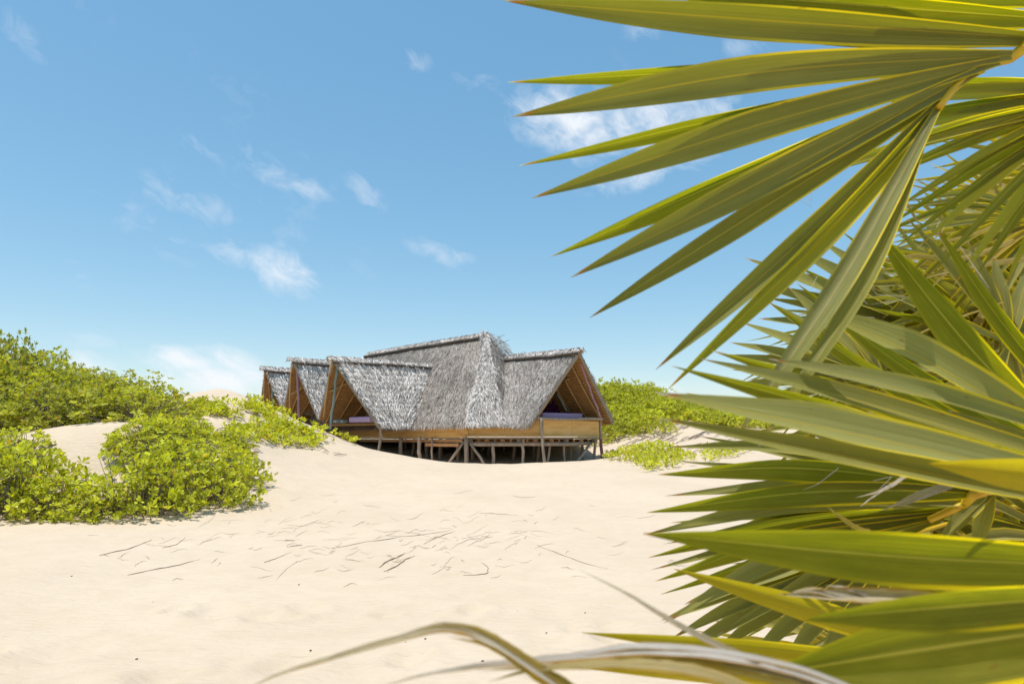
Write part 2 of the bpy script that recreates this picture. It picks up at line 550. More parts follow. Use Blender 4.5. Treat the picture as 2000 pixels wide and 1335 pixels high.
for x, y, z in [(-2, 27.5, .50), (1.2, 26.8, .50), (3.7, 28.5, .55), (0, 30, .62), (-4.5, 29.5, .70), (-3, 33, .85), (2, 33, .95), (-6.5, 30.5, 1.0),
                (-8, 33, 1.35), (-5, 36, 1.2), (-12, 33, 2.1), (-13, 38, 2.0), (-8, 42, 1.4), (0, 38, 1.42), (-3, 45, 1.75), (3, 45, 2.2),
                (-8.6, 17.2, 1.75), (-12, 17, 1.7), (-11, 20, 2.1), (-15, 20, 2.3), (-14, 24, 2.9), (-18, 24, 3.3), (-11, 24, 2.5), (-12, 28, 2.9), (-20, 28, 3.8), (-28, 24, 3.9), (-30, 15, 2.6),
                (-18, 34, 3.0), (-30, 36, 3.6), (-14, 12, .4), (-22, 10, .8),
                (5.0, 39, 3.7), (8.5, 39, 3.2), (12, 39, 2.4), (7, 44, 3.9), (12, 45, 2.6), (18, 40, 2.2), (25, 40, 2.4), (24, 28, 1.4), (28, 14, .9),
                (-20, 60, 1.2), (0, 60, .9), (20, 60, 1.0), (-60, 60, 1), (60, 60, 1), (-60, 0, 1), (60, 0, 1), (-60, -40, .5), (0, -40, .2), (60, -40, .5)]:
    cw(x, y, z)
C = np.array(CTRL)


def tps_fit(C, lam=0.02):
    X = C[:, :2] / 10.0
    n = len(X)
    d2 = ((X[:, None] - X[None]) ** 2).sum(-1)
    K = np.where(d2 > 0, .5 * d2 * np.log(np.maximum(d2, 1e-12)), 0)
    P = np.c_[np.ones(n), X]
    A = np.zeros((n + 3, n + 3)); A[:n, :n] = K + lam * np.eye(n) * .1; A[:n, n:] = P; A[n:, :n] = P.T
    return np.linalg.solve(A, np.r_[C[:, 2], 0, 0, 0])


TPS = tps_fit(C)


def vnoise(x, y, seed=0):
    """Smooth value noise on arrays."""
    xi, yi = np.floor(x).astype(np.int64), np.floor(y).astype(np.int64)
    fx, fy = x - xi, y - yi
    fx, fy = fx * fx * (3 - 2 * fx), fy * fy * (3 - 2 * fy)

    def h(a, b):
        n = (a * 374761393 + b * 668265263 + seed * 974711) & 0x7fffffff
        n = ((n ^ (n >> 13)) * 1274126177) & 0x7fffffff
        return (n & 0xffff) / 65535.0
    return (h(xi, yi) * (1 - fx) + h(xi + 1, yi) * fx) * (1 - fy) + (h(xi, yi + 1) * (1 - fx) + h(xi + 1, yi + 1) * fx) * fy


DENTS = [(rng.uniform(-4.2, 3.2), rng.uniform(3.2, 6.8), rng.uniform(.10, .22), rng.uniform(.02, .05)) for _ in range(60)]


def ground(x, y):
    x, y = np.atleast_1d(np.asarray(x, float)), np.atleast_1d(np.asarray(y, float))
    sh = x.shape
    x, y = x.ravel(), y.ravel()
    z = np.empty_like(x)
    for i in range(0, len(x), 20000):
        X = np.c_[x[i:i + 20000], y[i:i + 20000]] / 10.0
        d2 = ((X[:, None] - C[None, :, :2] / 10.0) ** 2).sum(-1)
        z[i:i + 20000] = (.5 * d2 * np.log(np.maximum(d2, 1e-12))) @ TPS[:len(C)] + TPS[-3] + X @ TPS[-2:]
    r = np.sqrt(x * x + (y - 15) ** 2)
    w = np.clip((r - 48) / 40, 0, 1); w = w * w * (3 - 2 * w)
    z = z * (1 - w) + .3 * w
    # soft unevenness
    z += (vnoise(x * .55, y * .55, 9) - .5) * .10 + (vnoise(x * .9, y * .9, 1) - .5) * .06 + (vnoise(x * 2.3 + 5, y * 2.3, 2) - .5) * .03
    near = np.clip((10 - y) / 5, 0, 1)
    z += (vnoise(x * 4.2, y * 5.0, 3) - .5) * .022 * near
    for dx, dy, dr, dd in DENTS:
        q = ((x - dx) ** 2 + ((y - dy) * .8) ** 2) / (dr * dr)
        k = q < 9
        z[k] += dd * (-1.2 * np.exp(-q[k]) + .55 * np.exp(-(np.sqrt(q[k]) - 1.5) ** 2 * 4))
    return z.reshape(sh)


GX, GY = np.arange(-45, 45.01, .125), np.arange(1.5, 64.01, .125)
GRID = ground(*np.meshgrid(GX, GY))


def look(x, y):
    """Fast ground height from the lookup grid."""
    fx = np.clip((np.atleast_1d(np.asarray(x, float)) - GX[0]) / .125, 0, len(GX) - 1.001)
    fy = np.clip((np.atleast_1d(np.asarray(y, float)) - GY[0]) / .125, 0, len(GY) - 1.001)
    i, j = fx.astype(int), fy.astype(int)
    fx, fy = fx - i, fy - j
    return (GRID[j, i] * (1 - fx) + GRID[j, i + 1] * fx) * (1 - fy) + (GRID[j + 1, i] * (1 - fx) + GRID[j + 1, i + 1] * fx) * fy


def gz(x, y): return float(look(x, y)[0])


def ray_ground(px, py, y0=4, y1=60):
    """Where the line through that place of the photograph meets the ground."""
    Y = np.linspace(y0, y1, 900)
    a, b = at(px, py, y0), at(px, py, y1)
    t = (Y - y0) / (y1 - y0)
    X = a.x + (b.x - a.x) * t; Z = a.z + (b.z - a.z) * t
    hit = np.nonzero(look(X, Y) >= Z)[0]
    i = hit[0] if len(hit) else len(Y) - 1
    return Vector((X[i], Y[i], gz(X[i], Y[i])))


def build_ground():
    def axis(core, lo, hi, step_core, grow, far):
        a = list(np.arange(core[0], core[1] + 1e-6, step_core))
        s, v = step_core, a[-1]
        while v < hi:
            s = min(s * grow, far); v += s; a.append(v)
        s, v, b = step_core, a[0], []
        while v > lo:
            s = min(s * grow, far); v -= s; b.append(v)
        return np.array(b[::-1] + a)
    xs = axis((-5.5, 4.5), -900, 900, .055, 1.028, 60)
    ys = axis((2.6, 8.0), -300, 1500, .05, 1.0135, 80)
    X, Y = np.meshgrid(xs, ys)
    Z = ground(X, Y)
    V = np.c_[X.ravel(), Y.ravel(), Z.ravel()]
    nx, ny = len(xs), len(ys)
    idx = np.arange(nx * ny).reshape(ny, nx)
    F = np.c_[idx[:-1, :-1].ravel(), idx[:-1, 1:].ravel(), idx[1:, 1:].ravel(), idx[1:, :-1].ravel()]
    o = link('sand_ground', np_mesh('sand_ground', V, [F], smooth=True), M_SAND)
    tag(o, kind='structure')
    print('ground verts', len(V))


build_ground()

# ------------------------------------------------------------------ the thatched house
house = empty('thatched_house')
tag(house, 'grey palm-thatched beach house on timber stilts with open triangular gables', 'house')


def bil(q, s, t):
    """q = ridge a, ridge b, eave b, eave a."""
    a, b, c, d = [np.array(p) for p in q]
    s, t = np.asarray(s)[:, None], np.asarray(t)[:, None]
    return (a * (1 - s) + b * s) * (1 - t) + (d * (1 - s) + c * s) * t


def thatch_strips(q, outward, density, lift=.05, length=(.26, .52), width=(.010, .024), light=1.0, over=.0, spread=.3, warm=0.0, seed=1, course=.33, vary=.10):
    """Overlapping dry palm leaf strips lying down a roof slope."""
    r = np.random.default_rng(seed)
    a, b, c, d = [np.array(p, float) for p in q]
    wt, wb = np.linalg.norm(b - a), np.linalg.norm(c - d)
    hgt = (np.linalg.norm(d - a) + np.linalg.norm(c - b)) / 2
    area = (wt + wb) / 2 * hgt
    n = int(area * density)
    t = r.random(n * 2); s = r.random(n * 2)
    keep = r.random(n * 2) < (wt + (wb - wt) * t) / max(wt, wb)
    t, s = t[keep][:n], s[keep][:n]
    n = len(t)
    # courses: strips start along rows
    rows = max(4, int(hgt / .26))
    t = np.clip((np.floor(t * rows) + .5 + r.normal(0, course, n) + .5 * (vnoise(s * wb * .9, t * 9, seed + 3) - .5)) / rows, 0, 1)
    P = bil(q, s, t)
    e = 1e-3
    down = bil(q, s, np.minimum(t + e, 1.001)) - bil(q, s, np.maximum(t - e, -.001))
    down /= np.linalg.norm(down, axis=1)[:, None]
    acr = bil(q, np.minimum(s + e, 1.001), t) - bil(q, np.maximum(s - e, -.001), t)
    ln = np.linalg.norm(acr, axis=1)[:, None]
    acr = np.where(ln > 1e-9, acr / np.maximum(ln, 1e-9), (c - d) / np.linalg.norm(c - d))
    nrm = np.cross(acr, down); nrm /= np.linalg.norm(nrm, axis=1)[:, None]
    nrm *= np.sign((nrm @ np.array(outward))[:, None])
    ang = r.normal(0, spread, n)
    # whole patches lean together
    ang += (vnoise(s * wb * 1.3 + seed, t * hgt * 1.3, seed) - .5) * .9
    dr = down * np.cos(ang)[:, None] + acr * np.sin(ang)[:, None]
    sd = np.cross(nrm, dr)
    roll = r.normal(0, .42, n)
    sd2 = sd * np.cos(roll)[:, None] + nrm * np.sin(roll)[:, None]
    L = r.uniform(*length, n)[:, None]; W = r.uniform(*width, n)[:, None]
    up = (r.uniform(.25, 1.0, n) * lift * (1 + 1.2 * (r.random(n) < .10)))[:, None]
    base = P - dr * L * .35 + nrm * .015
    mid = P + dr * L * .15 + nrm * (.03 + up * .8)
    tip = P + dr * L * .65 + nrm * (.02 + up * .9)
    tip -= nrm * .02 * r.random((n, 1))
    tip[:, 2] -= .03
    V = np.stack([base - sd2 * W * .5, base + sd2 * W * .5, mid + sd2 * W * .5, mid - sd2 * W * .5, tip], 1).reshape(-1, 3)
    i = np.arange(n)[:, None] * 5
    F4 = i + np.array([[0, 1, 2, 3]]); F3 = i + np.array([[3, 2, 4]])
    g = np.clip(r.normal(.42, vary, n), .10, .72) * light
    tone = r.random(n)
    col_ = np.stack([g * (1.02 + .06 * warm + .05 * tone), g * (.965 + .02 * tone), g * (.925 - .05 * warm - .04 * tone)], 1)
    brown = r.random(n) < .10
    col_[brown] = np.array([.27, .19, .13]) * r.uniform(.5, 1.2, (brown.sum(), 1))
    return V, F4, F3, np.repeat(col_, 5, 0)


def merge(parts):
    Vs, F4s, F3s, Cs, b = [], [], [], [], 0
    for V, F4, F3, c in parts:
        Vs.append(V); F4s.append(F4 + b); F3s.append(F3 + b); Cs.append(c); b += len(V)
    return np.concatenate(Vs), [np.concatenate(F4s), np.concatenate(F3s)], np.concatenate(Cs)


def subdivide_quad(q, n, m, sag, nrm):
    """Slab grid with a soft wave so that old roofs are not dead flat."""
    s, t = np.meshgrid(np.linspace(0, 1, n), np.linspace(0, 1, m))
    P = bil(q, s.ravel(), t.ravel())
    w = np.sin(np.pi * s.ravel()) * np.sin(np.pi * t.ravel())
    return P - np.outer(w, nrm) * sag


def roof_slope(name, q, outward, density=330, thick=.16, lift=.05, rafters=0, battens=0, light=1.0, seed=1, label=None, **kw):
    q = [Vector(p) for p in q]
    a, b, c, d = q
    diag = (c - a).cross(d - b)
    nrm = diag.normalized()
    if nrm.dot(Vector(outward)) < 0: nrm = -nrm
    mb = MB()
    m_ = 7
    gs, gt = np.meshgrid(np.linspace(0, 1, m_), np.linspace(0, 1, m_))
    Pg = [Vector(p) for p in bil([tuple(p) for p in q], gs.ravel(), gt.ravel())]
    idx = lambda i, j, k: k * m_ * m_ + j * m_ + i
    fs = []
    for j in range(m_ - 1):
        for i in range(m_ - 1):
            fs.append((idx(i, j, 0), idx(i + 1, j, 0), idx(i + 1, j + 1, 0), idx(i, j + 1, 0)))
            fs.append((idx(i, j + 1, 1), idx(i + 1, j + 1, 1), idx(i + 1, j, 1), idx(i, j, 1)))
    for i in range(m_ - 1):
        for (p0, p1) in (((i, 0), (i + 1, 0)), ((i + 1, m_ - 1), (i, m_ - 1)), ((0, i + 1), (0, i)), ((m_ - 1, i), (m_ - 1, i + 1))):
            fs.append((idx(*p0, 0), idx(*p0, 1), idx(*p1, 1), idx(*p1, 0)))
    mb.add(Pg + [p - nrm * thick for p in Pg], fs)
    o = mb.build(name, [M_UNDER, M_EDGE], house)
    nb = 2 * (m_ - 1) ** 2
    for pi, pol in enumerate(o.data.polygons):
        if pi >= nb or pi % 2 == 0: pol.material_index = 1
    if label: o['label'] = label
    V, F4, F3, c_ = thatch_strips([tuple(p) for p in q], tuple(nrm), density, lift=lift, light=light, seed=seed, **kw)
    parts = [(V, F4, F3, c_)]
    # ragged ends along the two sloping edges and the eave
    me_v, me_f, me_c = merge(parts)
    th = link('thatch', np_mesh('thatch', me_v, me_f, color=me_c), M_THATCH, o)
    th['kind'] = 'stuff'
    inn = -nrm * (thick + .045)
    if battens:
        bb = MB()
        for k in range(battens):
            t = (k + .5) / battens
            p0 = a.lerp(d, t) + inn * .82; p1 = b.lerp(c, t) + inn * .82
            bb.beam(p0, p1, .018 + .012 * random.random(), .03, up=nrm, color=(1, 1, 1))
        bo = bb.build('batten_rows', M_RAFTER, o); bo['kind'] = 'stuff'
    for k in range(rafters):
        s = (k + .25) / rafters
        rb = MB().tube([a.lerp(b, s) + inn * 1.25, (a.lerp(b, s + .02) + d.lerp(c, s)) / 2 + inn * 1.3, d.lerp(c, s + .03) + inn * 1.2], [.035, .042, .038], 7)
        rb.build('rafter', M_RAFTER, o, smooth=True)
    return o


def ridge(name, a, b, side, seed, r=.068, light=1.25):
    """Pole lashed along the ridge with a cap of folded palm thatch above it."""
    a, b = Vector(a), Vector(b)
    side = Vector(side).normalized()
    n = 7
    pts = [a.lerp(b, i / (n - 1)) + side * .27 + Vector((0, 0, -.19 + random.uniform(-.03, .03))) for i in range(n)]
    po = MB().tube(pts, [r * random.uniform(.8, 1.15) for _ in range(n)], 7, .2).build(name, M_DARKPOLE, house, smooth=True)
    d = (b - a).normalized()
    s2 = d.cross(Vector((0, 0, 1))).normalized()
    parts = []
    for k, sg in enumerate((1, -1)):
        top = Vector((0, 0, .045))
        lo = s2 * sg * .13 + Vector((0, 0, -.08))
        parts.append(thatch_strips([tuple(a + top - d * .08), tuple(b + top), tuple(b + lo), tuple(a + lo - d * .08)], tuple(s2 * sg + Vector((0, 0, 1))), 620, lift=.015, length=(.12, .24), width=(.02, .05), light=light, spread=.3, seed=seed + k))
    v, f, c = merge(parts)
    co = link('ridge_cap', np_mesh('ridge_cap', v, f, color=c), M_THATCH, po)
    co['kind'] = 'stuff'
    core = MB().tube([a + Vector((0, 0, -.05)), b + Vector((0, 0, -.05))], .06, 6).build('ridge_core', M_UNDER, po)


# --- key corners of the roof
RA = at(950, 652, 30.5)                 # main ridge, near end
RB = at(720, 690, 37.0)                 # main ridge, far end
E0 = at(908, 831, 26.95)                 # near corner of the main eave
u = Vector((-.7071, .7071, 0)); v_ = Vector((-.7071, -.7071, 0))
E1 = E0 + u * 13.5                      # far corner of the front eave
H1 = E0 + Vector((.7071, .7071, 0)) * 6.2   # other corner of the near hip
G1 = E1 + Vector((.7071, .7071, 0)) * 6.2
W0 = at(985, 697, 30.7); W1 = at(1132, 683, 26.9)   # wing ridge
WL = at(1031, 831, 26.4); WR = at(1200, 824, 29.0)  # wing feet
KV = at(984, 830, 26.75)                 # valley foot between hip and wing
D1i, D1a = at(848, 713, 31.9), at(650, 699, 28.8)
D2a, D3a = at(572, 701, 31.8), at(517, 718, 34.8)
shift = D2a - D1a
D2i = D1i + Vector((-2.65, 3.0, .25)); D3i = D1i + Vector((-5.0, 5.4, .1))
F1R = at(742, 833, 28.3); F12 = at(622, 816, 31.5); F23 = at(553, 802, 34.5); F3L = at(508, 792, 37.2)
VE1 = at(806, 831, 29.4)                # where the first dormer meets the main eave

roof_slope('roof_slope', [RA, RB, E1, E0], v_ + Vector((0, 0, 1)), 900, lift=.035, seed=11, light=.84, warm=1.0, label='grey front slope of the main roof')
roof_slope('roof_slope', [RA, RA + Vector((.06, .0, 0)), KV, E0], Vector((.3, -.9, 1)), 900, lift=.10, seed=12, light=1.35, course=.2, vary=.15, label='narrow hip at the near end of the main roof')  # lighter strip tint paints in the sunlit look of this face
roof_slope('roof_slope', [RA, RA + Vector((.05, .05, 0)), H1, KV], Vector((.7, -.5, 1)), 120, seed=17)
roof_slope('roof_slope', [RB, RA, H1, G1], Vector((.7, .7, 1)), 90, seed=13)
roof_slope('roof_slope', [RB, RB, E1, G1], u + Vector((0, 0, 1)), 90, seed=14)
# wing with the open gable on the right
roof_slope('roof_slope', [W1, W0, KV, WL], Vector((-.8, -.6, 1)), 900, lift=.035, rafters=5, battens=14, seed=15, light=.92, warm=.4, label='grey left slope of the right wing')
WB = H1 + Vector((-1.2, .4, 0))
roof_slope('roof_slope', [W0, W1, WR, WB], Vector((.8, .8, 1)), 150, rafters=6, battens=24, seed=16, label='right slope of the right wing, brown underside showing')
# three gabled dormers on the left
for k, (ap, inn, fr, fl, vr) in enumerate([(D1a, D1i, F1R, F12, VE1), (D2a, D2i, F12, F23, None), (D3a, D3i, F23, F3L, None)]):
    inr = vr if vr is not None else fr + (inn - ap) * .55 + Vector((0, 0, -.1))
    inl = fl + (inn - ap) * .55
    roof_slope('roof_slope', [ap, inn, inr, fr], Vector((.8, -.6, 1)), 950, lift=.12, rafters=0, seed=20 + k, light=1.8, spread=.34, course=.15, vary=.16)  # thatch tinted lighter to make up for the weak sun on these slopes
    roof_slope('roof_slope', [inn, ap, fl, inl], Vector((-.8, .6, 1)), 160, rafters=5, battens=26, seed=30 + k)

ridge('ridge_pole', RA, RB, (-1, -1, 0), 40)
ridge('ridge_pole', W1 + (W1 - W0).normalized() * .12, W0, (-1, -1, 0), 42)
for k, (ap, inn) in enumerate([(D1a, D1i), (D2a, D2i), (D3a, D3i)]):
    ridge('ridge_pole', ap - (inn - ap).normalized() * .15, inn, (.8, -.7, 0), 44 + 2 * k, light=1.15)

# shaggy tuft at the peak
pk = []
for k in range(1):
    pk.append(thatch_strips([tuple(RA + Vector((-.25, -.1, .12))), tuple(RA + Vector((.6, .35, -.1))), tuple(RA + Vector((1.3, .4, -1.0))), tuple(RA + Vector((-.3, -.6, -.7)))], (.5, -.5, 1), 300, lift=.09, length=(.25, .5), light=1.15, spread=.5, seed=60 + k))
vv, ff, cc = merge(pk)
o = link('peak_thatch', np_mesh('peak_thatch', vv, ff, color=cc), M_THATCH, house); o['kind'] = 'stuff'
for k, (dx, dz) in enumerate([(.5, .0), (.6, -.15)]):
    a = RA + Vector((.35 + .1 * k, .1, -.35 - .1 * k))
    MB().tube([a, a + Vector((dx * .5, -.1, .22 + dz)), a + Vector((dx, -.1, .34 + dz))], [.012, .01, .006], 5).build('stray_stick', M_DARKPOLE, house)

# --- platform
FZ = 1.56                               # deck height
C0 = Vector((-1.80, 27.45, 0)); P1c = Vector((1.19, 26.75, 0)); P2c = Vector((3.62, 28.65, 0))
CL = C0 + u * 12.6; CB = C0 + u * 12.6 + Vector((7.5, 6.0, 0)); CR = P2c + Vector((-1.0, 9.0, 0))
deck = MB()
poly = [C0, P1c, P2c, CR, CB, CL]
top = [Vector((p.x, p.y, FZ)) for p in poly]; bot = [Vector((p.x, p.y, FZ - .05)) for p in poly]
deck.add(top + bot, [tuple(range(6)), tuple(range(11, 5, -1))] + [(i, (i + 1) % 6, 6 + (i + 1) % 6, 6 + i) for i in range(6)])
deck.build('deck', M_POST, house)


def wall_board(a, b, z0, z1, th=.03, mat=M_BOARD, name='wall_board', out=None, n=1):
    """Upright boards side by side from a to b, butted with a small gap."""
    a, b = Vector(a), Vector(b)
    t = (b - a).normalized()
    nn = Vector((t.y, -t.x, 0))
    for k in range(n):
        p = a.lerp(b, (k + .003) / n); q = a.lerp(b, (k + .997) / n)
        j = random.uniform(-.008, .008)
        za, zb = (z1 if isinstance(z1, (int, float)) else z1[0] + (z1[1] - z1[0]) * k / n), (z1 if isinstance(z1, (int, float)) else z1[0] + (z1[1] - z1[0]) * (k + 1) / n)
        quad = [Vector((p.x, p.y, z0 + j)), Vector((q.x, q.y, z0 + j)), Vector((q.x, q.y, zb)), Vector((p.x, p.y, za))]
        MB().prism([w + nn * (.003 * (k % 2)) for w in quad], -nn * th).build(name, mat, house, bevel=.004)


out_l = Vector((-.7, -.7, 0)) * .02
wall_board(C0 + u * 9.4, C0 + u * 4.45, FZ + .01, 2.22, n=3)
wall_board(CL, C0 + u * 9.42, FZ + .01, 2.3, n=2)
wall_board(CB, CL, FZ + .01, 3.0, n=4)
wall_board(CL, CL + Vector((-1.95, -1.95, 0)), FZ + .01, 3.1, mat=M_UNDER, n=2)
wall_board(C0 + u * 4.45, C0 + u * .06, FZ + .01, 2.30, n=4)
wall_board(C0 + Vector((.03, -.01, 0)), P1c, FZ + .05, 2.30, n=2)
wall_board(P1c + Vector((.02, .02, 0)), P2c, FZ + .05, (2.26, 2.24), n=2)
# corner stile and deck nosing
MB().beam(C0 + Vector((-.02, -.05, FZ)), C0 + Vector((-.02, -.05, 2.28)), .10, .06, up=Vector((0, 1, 0))).build('corner_stile', M_BOARD, house)
for a, b in ((C0 + Vector((-.16, -.12, 0)), P1c + Vector((-.02, -.14, 0))), (P1c + Vector((.0, -.14, 0)), P2c + Vector((.12, -.10, 0)))):
    z = Vector((0, 0, FZ + .012))
    MB().beam(a + z, b + z, .16, .035).build('deck_edge_plank', M_POST, house, bevel=.006)


def px_log(name, pts, Y, r, mat=M_POST, bury=True, n=9, wob=.12, label=None):
    """Round timber through photograph places at given distances; its foot goes into the sand."""
    Ys = Y if isinstance(Y, (list, tuple)) else [Y] * len(pts)
    P = [at(x, y, yy) for (x, y), yy in zip(pts, Ys)]
    if bury:
        g = gz(P[-1].x, P[-1].y) - .15
        d = (P[-1] - P[-2])
        if P[-1].z > g and d.z < 0:
            P[-1] = P[-1] + d * ((g - P[-1].z) / d.z)
    # gentle crookedness
    Q = []
    for i in range(len(P) - 1):
        m = 4
        for k in range(m):
            q = P[i].lerp(P[i + 1], k / m)
            if not (i == 0 and k == 0): q = q + Vector((random.uniform(-.02, .02), random.uniform(-.02, .02), 0)) * min(1, r / .05)
            Q.append(q)
    Q.append(P[-1])
    rr = [r * random.uniform(.88, 1.1) for _ in Q]
    o = MB().tube(Q, rr, n, wob).build(name, mat, house, smooth=True)
    if label: o['label'] = label
    return o


# posts and braces under the near side
px_log('post', [(911, 855), (912, 905)], 27.38, .092)
px_log('brace', [(906, 862), (875, 905)], [27.5, 27.8], .055)
px_log('brace', [(920, 866), (946, 905)], [27.3, 27.0], .055)
px_log('post', [(963, 864), (964, 904)], 27.2, .066)
px_log('post', [(1022, 855), (1021, 878), (1022, 903)], 26.95, .058)
px_log('post', [(1056.5, 817), (1058, 850), (1063, 903)], 26.55, .062, label='tall post at the near corner of the right gable')
px_log('post', [(1076, 857), (1073, 880), (1069, 900)], 27.2, .05)
px_log('post', [(1101, 857), (1102, 900)], 27.7, .045)
px_log('post', [(1115, 857), (1115, 900)], 28.9, .038)
px_log('brace', [(1160, 858), (1128, 900)], [28.3, 27.6], .05)
px_log('post', [(1163, 857), (1161, 899)], 28.5, .062)
px_log('post', [(1172, 815), (1173, 858)], 28.75, .066, bury=False)
px_log('post', [(1173, 857), (1177, 897)], 28.75, .07, mat=M_RED, label='dull red foot of the outer gable post')
px_log('beam', [(918, 867), (1000, 867), (1060, 866.5)], [27.35, 27.05, 26.75], .078, bury=False)
px_log('beam', [(1058, 866.5), (1110, 867), (1154, 865)], [26.75, 27.6, 28.5], .078, bury=False)
# left side
px_log('post', [(743, 832), (744, 850), (739, 882)], [28.55, 28.5, 28.5], .06, label='crooked post under the foot of the nearest left gable')
px_log('post', [(783, 853), (782, 870), (783, 892)], 29.9, .085)
px_log('post', [(820, 853), (818, 875), (820, 898)], 29.1, .085)
px_log('post', [(843.5, 853), (843.5, 902)], 28.75, .05)
px_log('post', [(833, 855), (833, 900)], 31.0, .07)
px_log('post', [(893, 855), (893, 905)], 29.2, .06)
px_log('post', [(862, 855), (862, 903)], 30.5, .06)
# sawn timbers of the deck's left side
nl = Vector((-.7071, -.7071, 0))
for k in range(5):
    a = C0 + u * (.25 + k * 1.5) + nl * .03; b = C0 + u * (.25 + (k + 1) * 1.5 - .012) + nl * .03
    MB().prism([a + Vector((0, 0, FZ - .19)), b + Vector((0, 0, FZ - .19)), b + Vector((0, 0, FZ - .062)), a + Vector((0, 0, FZ - .062))], nl * -.05).build('fascia_board', M_FASCIA, house, bevel=.004)
MB().beam(C0 + u * .35 + nl * .12 + Vector((0, 0, FZ - .29)), C0 + u * 2.5 + nl * .12 + Vector((0, 0, FZ - .29)), .06, .13).build('lower_beam', M_FASCIA, house, bevel=.005)
# joist ends and short boards under the front edge
for k in range(17):
    f = (k + .5) / 17
    if f < .55: p = C0.lerp(P1c, f / .55)
    else: p = P1c.lerp(P2c, (f - .55) / .45)
    a = p + Vector((0, .10, FZ - .14)); b = a + Vector((-.3, 2.6, 0))
    MB().beam(a, b, .07 if k % 2 else .16, .15).build('joist', M_FASCIA if k % 3 else M_POST, house, bevel=.004)
MB().beam(C0 + Vector((.3, 1.0, FZ - .15)), P1c + Vector((-.1, 1.2, FZ - .15)), .04, .17).build('joist_board', M_FASCIA, house)
MB().beam(P1c + Vector((-.1, 1.2, FZ - .15)), P2c + Vector((-.4, .9, FZ - .15)), .04, .17).build('joist_board', M_FASCIA, house)
# rows of stilts further in
for k in range(24):
    f, g = (k % 6) / 5, k // 6
    x = -4.6 + f * 7.4 + random.uniform(-.3, .3) - g * .5; y = 29.6 + g * 1.5 + random.uniform(-.3, .3) + (0 if x > -2 else (-2 - x) * .8)
    z = gz(x, y)
    MB().tube([(x, y, FZ - .06), (x + random.uniform(-.05, .05), y, (z + FZ) / 2), (x + random.uniform(-.08, .08), y, z - .2)], [.06, .07, .065], 8, .1).build('post', M_POST, house, smooth=True)

# lofts behind the open gables
LZ = 2.30
wl0, wr0 = P1c + Vector((-.02, .06, 0)), P2c + Vector((.02, .06, 0))
MB().prism([Vector((wl0.x, wl0.y, LZ)), Vector((wr0.x, wr0.y, LZ)), Vector((wr0.x - 2.0, wr0.y + 3.0, LZ)), Vector((wl0.x - 2.6, wl0.y + 2.8, LZ))], Vector((0, 0, -.05))).build('loft_floor', M_UNDER, house)
px_log('rail', [(1050, 816.5), (1085, 818), (1120, 818.5), (1150, 817), (1177, 817.5)], [26.5, 27.0, 27.55, 28.1, 28.65], .055, bury=False)
# gable poles
px_log('gable_pole', [(1128, 690), (1141, 730), (1158, 775), (1173, 815)], [27.1, 27.5, 28.1, 28.5], .052, mat=M_PURPLE, bury=False, label='purple painted pole from the peak of the right gable')
px_log('gable_pole', [(1088, 768), (1098, 787), (1107, 803)], 29.0, .04, mat=M_TEAL, bury=False)
px_log('tie_beam', [(1105, 741), (1130, 736), (1152, 732)], [28.3, 28.6, 29.0], .05, mat=M_RAFTER, bury=False)

d1f, d1l = C0 + u * 4.5 + nl * 1.05, C0 + u * 9.3 + nl * 1.05
MB().prism([Vector((d1f.x, d1f.y, 2.22)), Vector((d1l.x, d1l.y, 2.22)), Vector((d1l.x + 2.4, d1l.y + 2.4, 2.22)), Vector((d1f.x + 2.4, d1f.y + 2.4, 2.22))], Vector((0, 0, -.04))).build('loft_floor', M_UNDER, house)
mat_e = MB()
for k in range(34):
    f = k / 33
    p = d1f.lerp(d1l, f) + Vector((0, 0, 2.19 - .07 * math.sin(f * 6)))
    mat_e.tube([p + nl * .05, p + nl * .12 + Vector((random.uniform(-.05, .05), 0, random.uniform(-.02, .04)))], .035, 5)
mat_e.tube([d1f + nl * .1 + Vector((0, 0, 2.15)), d1l + nl * .1 + Vector((0, 0, 2.15))], .06, 7)
o = mat_e.build('reed_mat_edge', M_RAFTER, house)
d2l = d1l + u * 6.4
MB().prism([Vector((d1l.x + .9, d1l.y + .9, 2.4)), Vector((d2l.x + .9, d2l.y + .9, 2.4)), Vector((d2l.x + 2.6, d2l.y + 2.6, 2.4)), Vector((d1l.x + 2.6, d1l.y + 2.6, 2.4))], Vector((0, 0, -.06))).build('loft_floor', M_UNDER, house)
px_log('gable_pole', [(659, 716), (653, 770), (645, 838)], [28.9, 28.9, 28.9], .055, mat=M_TEAL, bury=False, label='grey green pole in the nearest left gable')
px_log('gable_pole', [(581, 722), (583, 765), (584, 815)], [31.9, 31.9, 31.9], .06, mat=M_PURPLE, bury=False, label='mauve pole in the middle left gable')
px_log('gable_pole', [(531, 742), (533, 775), (532, 800)], [34.9, 34.9, 34.9], .055, mat=M_TEAL, bury=False)
for a, b, Y in (((647, 706), (632, 815), 29.4), ((643, 765), (684, 745), 30.0), ((570, 708), (566, 800), 32.3), ((517, 724), (515, 790), 35.2), ((522, 720), (528, 780), 35.6), ((569, 770), (600, 752), 32.8)):
    px_log('gable_pole', [a, b], Y, .045, mat=M_RAFTER, bury=False)


def soft_box(name, corners, z0, z1, mat, label, cat):
    q = [Vector((p.x, p.y, z0)) for p in corners]
    mb = MB().prism(q, Vector((0, 0, z1 - z0)))
    o = mb.build(name, mat, None, smooth=True)
    b = o.modifiers.new('bevel', 'BEVEL'); b.width = .06; b.segments = 4
    return tag(o, label, cat)


